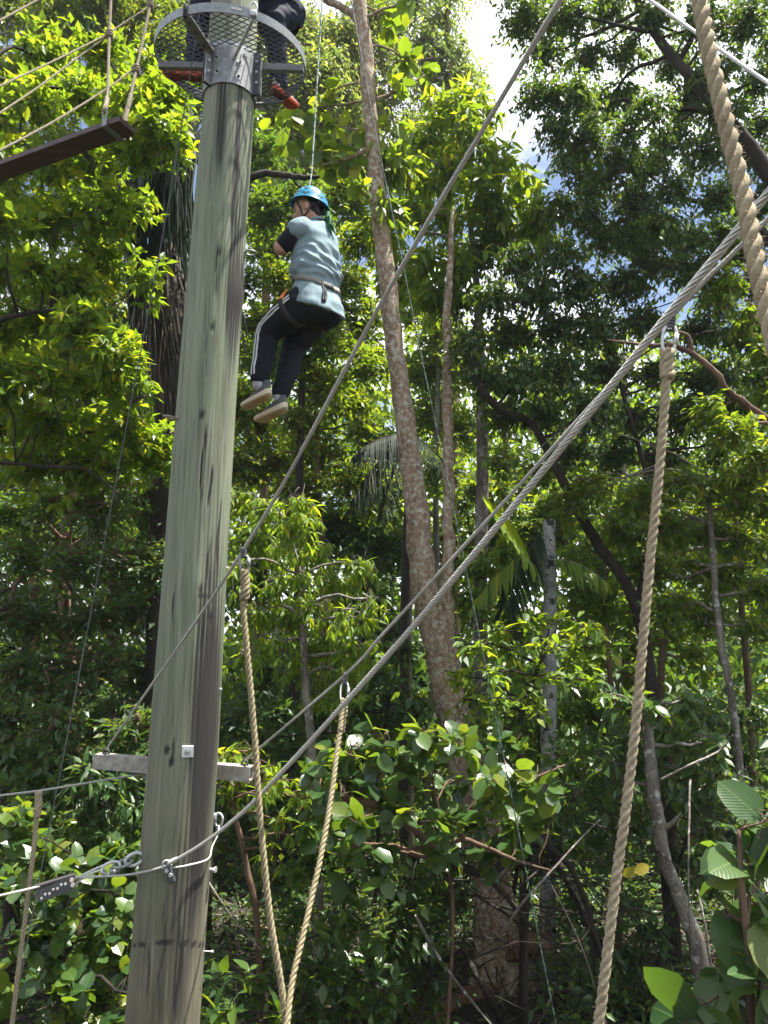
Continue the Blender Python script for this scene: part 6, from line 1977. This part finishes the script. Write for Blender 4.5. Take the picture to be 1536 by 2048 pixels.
# trousers
def tfold(co):
    return np.array([.006 * mnoise.noise(Vector((p[0] * 9, p[1] * 9, p[2] * 22))) + .004 * mnoise.noise(Vector((p[0] * 25 + p[2] * 14, p[1] * 20, p[2] * 30))) for p in co])
B = Body()
B.loft([(pel + sp * .02, Lh * .165, Fh * .125), (pel - sp * .07 - Fh * .012, Lh * .172, Fh * .132), (pel - sp * .155 - Fh * .03, Lh * .17, Fh * .14), (pel - sp * .19, Lh * .11, Fh * .09)])
for h_, k_, a_ in ((hipL, knL, akL), (hipR, knR, akR)):
    B.limb([h_, h_ * .5 + k_ * .5, k_], [.124, .120, .092])
    c_ = unit(a_ - k_)
    B.limb([k_, k_ * .5 + a_ * .5 - Fh * .012, a_ - c_ * .035], [.088, .082, .066])
B.fuse('trousers', M['trousers'], per, .009, 4, tfold)
# twin white stripes down the outer left leg
def side_line(off):
    pts = []
    hp, kp, ap = hipL, knL, akL
    thg = unit(kp - hp); shn = unit(ap - kp)
    for f, r in ((.05, .124), (.35, .122), (.65, .112), (.92, .098)):
        c_ = hp * (1 - f) + kp * f
        ax2 = unit(np.cross(thg, Lh)); 
        dirn = unit(Lh - thg * (Lh @ thg))
        fr = unit(np.cross(dirn, thg)); fr = fr if fr @ Fh > 0 else -fr
        an = off / r + .12
        pts.append(c_ + (dirn * math.cos(an) + fr * math.sin(an)) * r)
    for f, r in ((.15, .094), (.45, .089), (.75, .080), (.92, .072)):
        c_ = kp * (1 - f) + ap * f - Fh * .010 * math.sin(math.pi * f)
        dirn = unit(Lh - shn * (Lh @ shn))
        fr = unit(np.cross(dirn, shn)); fr = fr if fr @ Fh > 0 else -fr
        an = off / r + .12
        pts.append(c_ + (dirn * math.cos(an) + fr * math.sin(an)) * r)
    return smooth_path(pts, 48)
tro = [o for o in per.children if o.name.startswith('trousers')][0]
from mathutils.bvhtree import BVHTree
bv = BVHTree.FromPolygons([vv.co[:] for vv in tro.data.vertices], [p.vertices[:] for p in tro.data.polygons])
def snap(q, org, off, bvh=None):
    out = []
    for p in q:
        loc, nrm, i_, d_ = (bvh or bv).find_nearest(Vector(p - org))
        out.append((np.array(loc) + np.array(nrm) * off + org, np.array(nrm)))
    return np.array([a_ for a_, b_ in out]), np.array([b_ for a_, b_ in out])
def ribbon(mb, q, nrm, w_, th_=.0025):
    t_ = unit(np.gradient(q, axis=0)); s_ = unit(np.cross(t_, nrm)); m = len(q)
    V = np.stack([q - s_ * w_ - nrm * th_, q - s_ * w_ + nrm * th_, q + s_ * w_ + nrm * th_, q + s_ * w_ - nrm * th_], 1).reshape(-1, 3)
    i = np.arange(m - 1)[:, None] * 4 + np.arange(4)[None]; j = np.arange(m - 1)[:, None] * 4 + (np.arange(4)[None] + 1) % 4
    mb.add(V, np.stack([i, j, j + 4, i + 4], -1).reshape(-1, 4))
for off in (-.017, .015):
    q, nn_ = snap(side_line(off), ORG[per.name], .002)
    mb = MB(); ribbon(mb, q, nn_, .0066)
    mb.build('stripe', M['white_cloth'], tro)
# socks and shoes
B = Body()
B.limb([akL + (knL - akL) * .18, akL, akL + np.array([0, 0, -.025])], [.046, .044, .044]); B.limb([akR + (knR - akR) * .18, akR, akR + np.array([0, 0, -.025])], [.046, .044, .044])
B.fuse('socks', plain('grey sock', (.42, .41, .43), .9, 0, .15, 150, .3), per, .007, 3)
def put_shoe(heel_px, toe_px, ank, Yh, Yt, mats, upv, par):
    h_ = PY(*heel_px, Yh); t_ = PY(*toe_px, Yt)
    return shoe(par, h_, t_, upv(h_, t_), mats)
upf = lambda a_, b_: unit(akL + np.array([0, 0, .12]) - (a_ * .75 + b_ * .25))
put_shoe((541, 790), (484, 822), akL, YC + .03, YC + .20, (M['shoe'], M['sole'], M['tread'], M['shoe']), lambda h_, t_: np.array([-.25, .35, 1.0]), per)
put_shoe((574, 818), (510, 849), akR, YC + .14, YC + .30, (M['shoe'], M['sole'], M['tread'], M['shoe']), lambda h_, t_: np.array([-.25, .35, 1.0]), per)

# harness: waist belt, leg loops, buckle, back strap
shm = [o for o in per.children if o.name.startswith('shirt')][0]
bvs = BVHTree.FromPolygons([vv.co[:] for vv in shm.data.vertices], [p.vertices[:] for p in shm.data.polygons])
th = np.linspace(0, 2 * np.pi, 60)
wc = pel + sp * .105
ring_ = wc + np.cos(th)[:, None] * Lh * .2 + np.sin(th)[:, None] * Fh * .16 + (np.sin(th) * .045)[:, None] * sp
q, nn_ = snap(ring_, ORG[per.name], .004, bvs)
mb = MB(); ribbon(mb, q, nn_, .021, .004)
bt = mb.build('waist_belt', M['belt'], per)
mb = MB()
b0 = wc - Fh * .17 - sp * .045 + Lh * .03
q, nn_ = snap(np.array([b0 + Lh * x_ for x_ in np.linspace(-.05, .05, 8)]), ORG[per.name], .010, bvs)
ribbon(mb, q, nn_, .024, .004)
mb.build('belt_pad', M['strap'], bt)
for dx in (.0, .02):
    s_pts = np.array([wc - Fh * .14 - sp * (.03 + .23 * f) + Lh * (.06 + dx + .03 * f) for f in np.linspace(0, 1, 14)])
    q, nn_ = snap(s_pts, ORG[per.name], .008, bvs)
    q2, n2 = snap(s_pts, ORG[per.name], .006)
    far = np.linalg.norm(q - pel, axis=1) > np.linalg.norm(q2 - pel, axis=1)
    Q = np.where(far[:, None], q, q2); N2 = np.where(far[:, None], nn_, n2)
    mb = MB(); ribbon(mb, smooth_path(Q[::2], 20), unit(smooth_path(N2[::2], 20)), .007, .003)
    mb.build('riser_strap', M['strap'], bt)
for h_, k_, nm_ in ((hipL, knL, 'leg_loop'), (hipR, knR, 'leg_loop')):
    tg = unit(k_ - h_); c_ = h_ * .72 + k_ * .28
    e1 = unit(Lh - tg * (Lh @ tg)); e2 = np.cross(tg, e1)
    th2 = np.linspace(0, 2 * np.pi, 40)
    rg = c_ + .13 * (np.cos(th2)[:, None] * e1 + np.sin(th2)[:, None] * e2)
    q, nn_ = snap(rg, ORG[per.name], .004)
    mb = MB(); ribbon(mb, q, nn_, .020, .004)
    mb.build(nm_, M['strap'], per)
q, nn_ = snap(np.array([PY(568, 570, YC - .1), PY(565, 580, YC - .1), PY(563, 590, YC - .1), PY(561, 600, YC - .1)]), ORG[per.name], .008)
mb = MB(); ribbon(mb, smooth_path(q, 10), unit(smooth_path(nn_, 10)), .028, .006)
mb.build('harness_buckle', M['orange'], per)
# front attachment: cord runs up in front of the chest to the harness
bel = wc + Fh * .16
pr_ = smooth_path([bel, bel + UPV * .25 + Fh * .06, PY(619, 372, YC + .18), PY(626, 300, YC + .2), PY(637, 120, YC + .2), PY(645, -10, YC + .2), PY(651, -120, YC + .2)], 60)
mb = MB(); tube(mb, pr_, .0065, 6); rope(mb, pr_, .013, 2, 4, 4, .4)
tag(mb.build('climbing_rope', M['cord'], None, origin=pr_[0]), 'thin white and green cord the climber hangs from', 'rope')

# ================================================================== the person standing on the platform
Yf = YP
deckz = lambda p: RC[2] + (p[:2] - RC[:2]) @ np.array([-PN[0] / PN[2], -PN[1] / PN[2]]) + .007
def deck_pt(px, py):
    r_ = PD(px, py, 1.0) - CAM
    s_ = ((RC + PN * .009 - CAM) @ PN) / (r_ @ PN)
    return CAM + r_ * s_
hL, tL = deck_pt(408, 160), deck_pt(322, 153)
hR, tR = deck_pt(548, 184), deck_pt(592, 222)
p2 = thing('person', 'person in dark trousers and orange-soled shoes standing on the steel platform', 'person', (hL + hR) / 2)
M2 = (plain('light shoe', (.45, .45, .42), .7, 0, .15, 80, .2), M['red_sole'], plain('pale red tread', (.45, .08, .04), .7, 0, .2, 50, .2), M['white_cloth'])
def scaled(h_, t_, L=.305):
    m_ = (h_ + t_) / 2; f_ = unit(t_ - h_)
    return m_ - f_ * L / 2, m_ + f_ * L / 2
hL, tL = scaled(hL, tL); hR, tR = scaled(hR, tR)
shoe(p2, hL, tL, PN, M2); shoe(p2, hR, tR, PN, M2)
aL = hL + unit(tL - hL) * .07 + UPV * .12; aR = hR + unit(tR - hR) * .07 + UPV * .12
hip2 = RC + np.array([.26, .42, .80])
F2 = unit(np.array([-.25, -.97, 0])); L2 = np.array([-F2[1], F2[0], 0])
k_L = aL + np.array([.03, -.05, .42]); k_R = aR + np.array([-.02, -.12, .42])
hipA, hipB = hip2 + np.array([-.10, 0, 0]), hip2 + np.array([.10, 0, 0])
sh2 = hip2 + np.array([-.10, -.12, .50]); nk2 = sh2 + np.array([0, -.02, .06]); hc2 = nk2 + np.array([-.02, -.05, .17])
B = Body()
at2 = head_shape(B, hc2, F2, np.cross(UPV, F2), UPV, .98)
L2 = np.cross(UPV, F2)
B.limb([nk2 - UPV * .06, hc2 - UPV * .06], [.06, .055])
B.loft([(hip2, L2 * .14, F2 * .10), (hip2 + (sh2 - hip2) * .5, L2 * .15, F2 * .10), (sh2, L2 * .16, F2 * .09)])
for sg in (-1, 1):
    s0 = sh2 + L2 * sg * .17; xx2, rr2_ = pole_axis(s0[2])
    w0 = np.array([float(xx2) + (-sg) * -.12 * 1.0, YP - .02, s0[2] + .02]); w0[0] = float(xx2) + L2[0] * sg * (float(rr2_) + .03)
    e0 = (s0 + w0) / 2 + L2 * sg * .10 - UPV * .10
    B.limb([s0, e0], [.055, .042]); B.limb([e0, w0], [.042, .029])
    hand(B, w0, F2 + np.array([0, 0, .1]), -L2 * sg, -sg, .7)
for h_, k_, a_ in ((hipA, k_L, aL), (hipB, k_R, aR)):
    B.limb([h_, k_], [.08, .055]); B.limb([k_, a_], [.055, .038])
B.fuse('body', M['skin'], p2, .009, 3)
B = Body()
B.loft([(hip2 + UPV * .06, L2 * .17, F2 * .13), (hip2 - UPV * .02, L2 * .19, F2 * .16), (hip2 - UPV * .12, L2 * .17, F2 * .14)])
for h_, k_, a_ in ((hipA, k_L, aL), (hipB, k_R, aR)):
    B.limb([h_, (h_ + k_) / 2, k_], [.115, .10, .082]); B.limb([k_, (k_ + a_) / 2, a_ - UPV * .03], [.082, .078, .070])
B.fuse('trousers', M['navy'], p2, .01, 3, tfold)
B = Body()
B.loft([(hip2 - UPV * .03, L2 * .20, F2 * .17), (hip2 + (sh2 - hip2) * .5, L2 * .18, F2 * .14), (sh2 + UPV * .02, L2 * .17, F2 * .11), (nk2, L2 * .075, F2 * .07)])
for sg in (-1, 1):
    s0 = sh2 + L2 * sg * .17
    B.limb([sh2 + L2 * sg * .1, s0, s0 + L2 * sg * .06 - UPV * .06], [.08, .075, .07])
B.fuse('shirt', M['navy'], p2, .01, 3)
B = Body()
A2 = np.stack([F2, L2, UPV])
B.ball(hc2 + UPV * .04, np.array([.125, .108, .115]), A2)
B.fuse('helmet', M['helmet'], p2, .008, 3)
# ------------------------------------------------------------------ thin haze volume, added to soften the view like lens bloom
mb = MB()
box(mb, (0, 100, 12), (1, 0, 0), (0, 1, 0), (0, 0, 1), 168, 172, 16)
hz = mb.build('haze', None, None, smooth=False, origin=(0, 100, 12))
hz['kind'] = 'stuff'
t = NT('forest air')
t.t.nodes.remove(t.b)
vol = t.n('ShaderNodeVolumePrincipled')
vol.inputs['Color'].default_value = (.9, .95, 1.0, 1)
vol.inputs['Density'].default_value = .0005
vol.inputs['Anisotropy'].default_value = .25
t.l(vol.outputs[0], t.out.inputs['Volume'])
hz.data.materials.append(t.m)
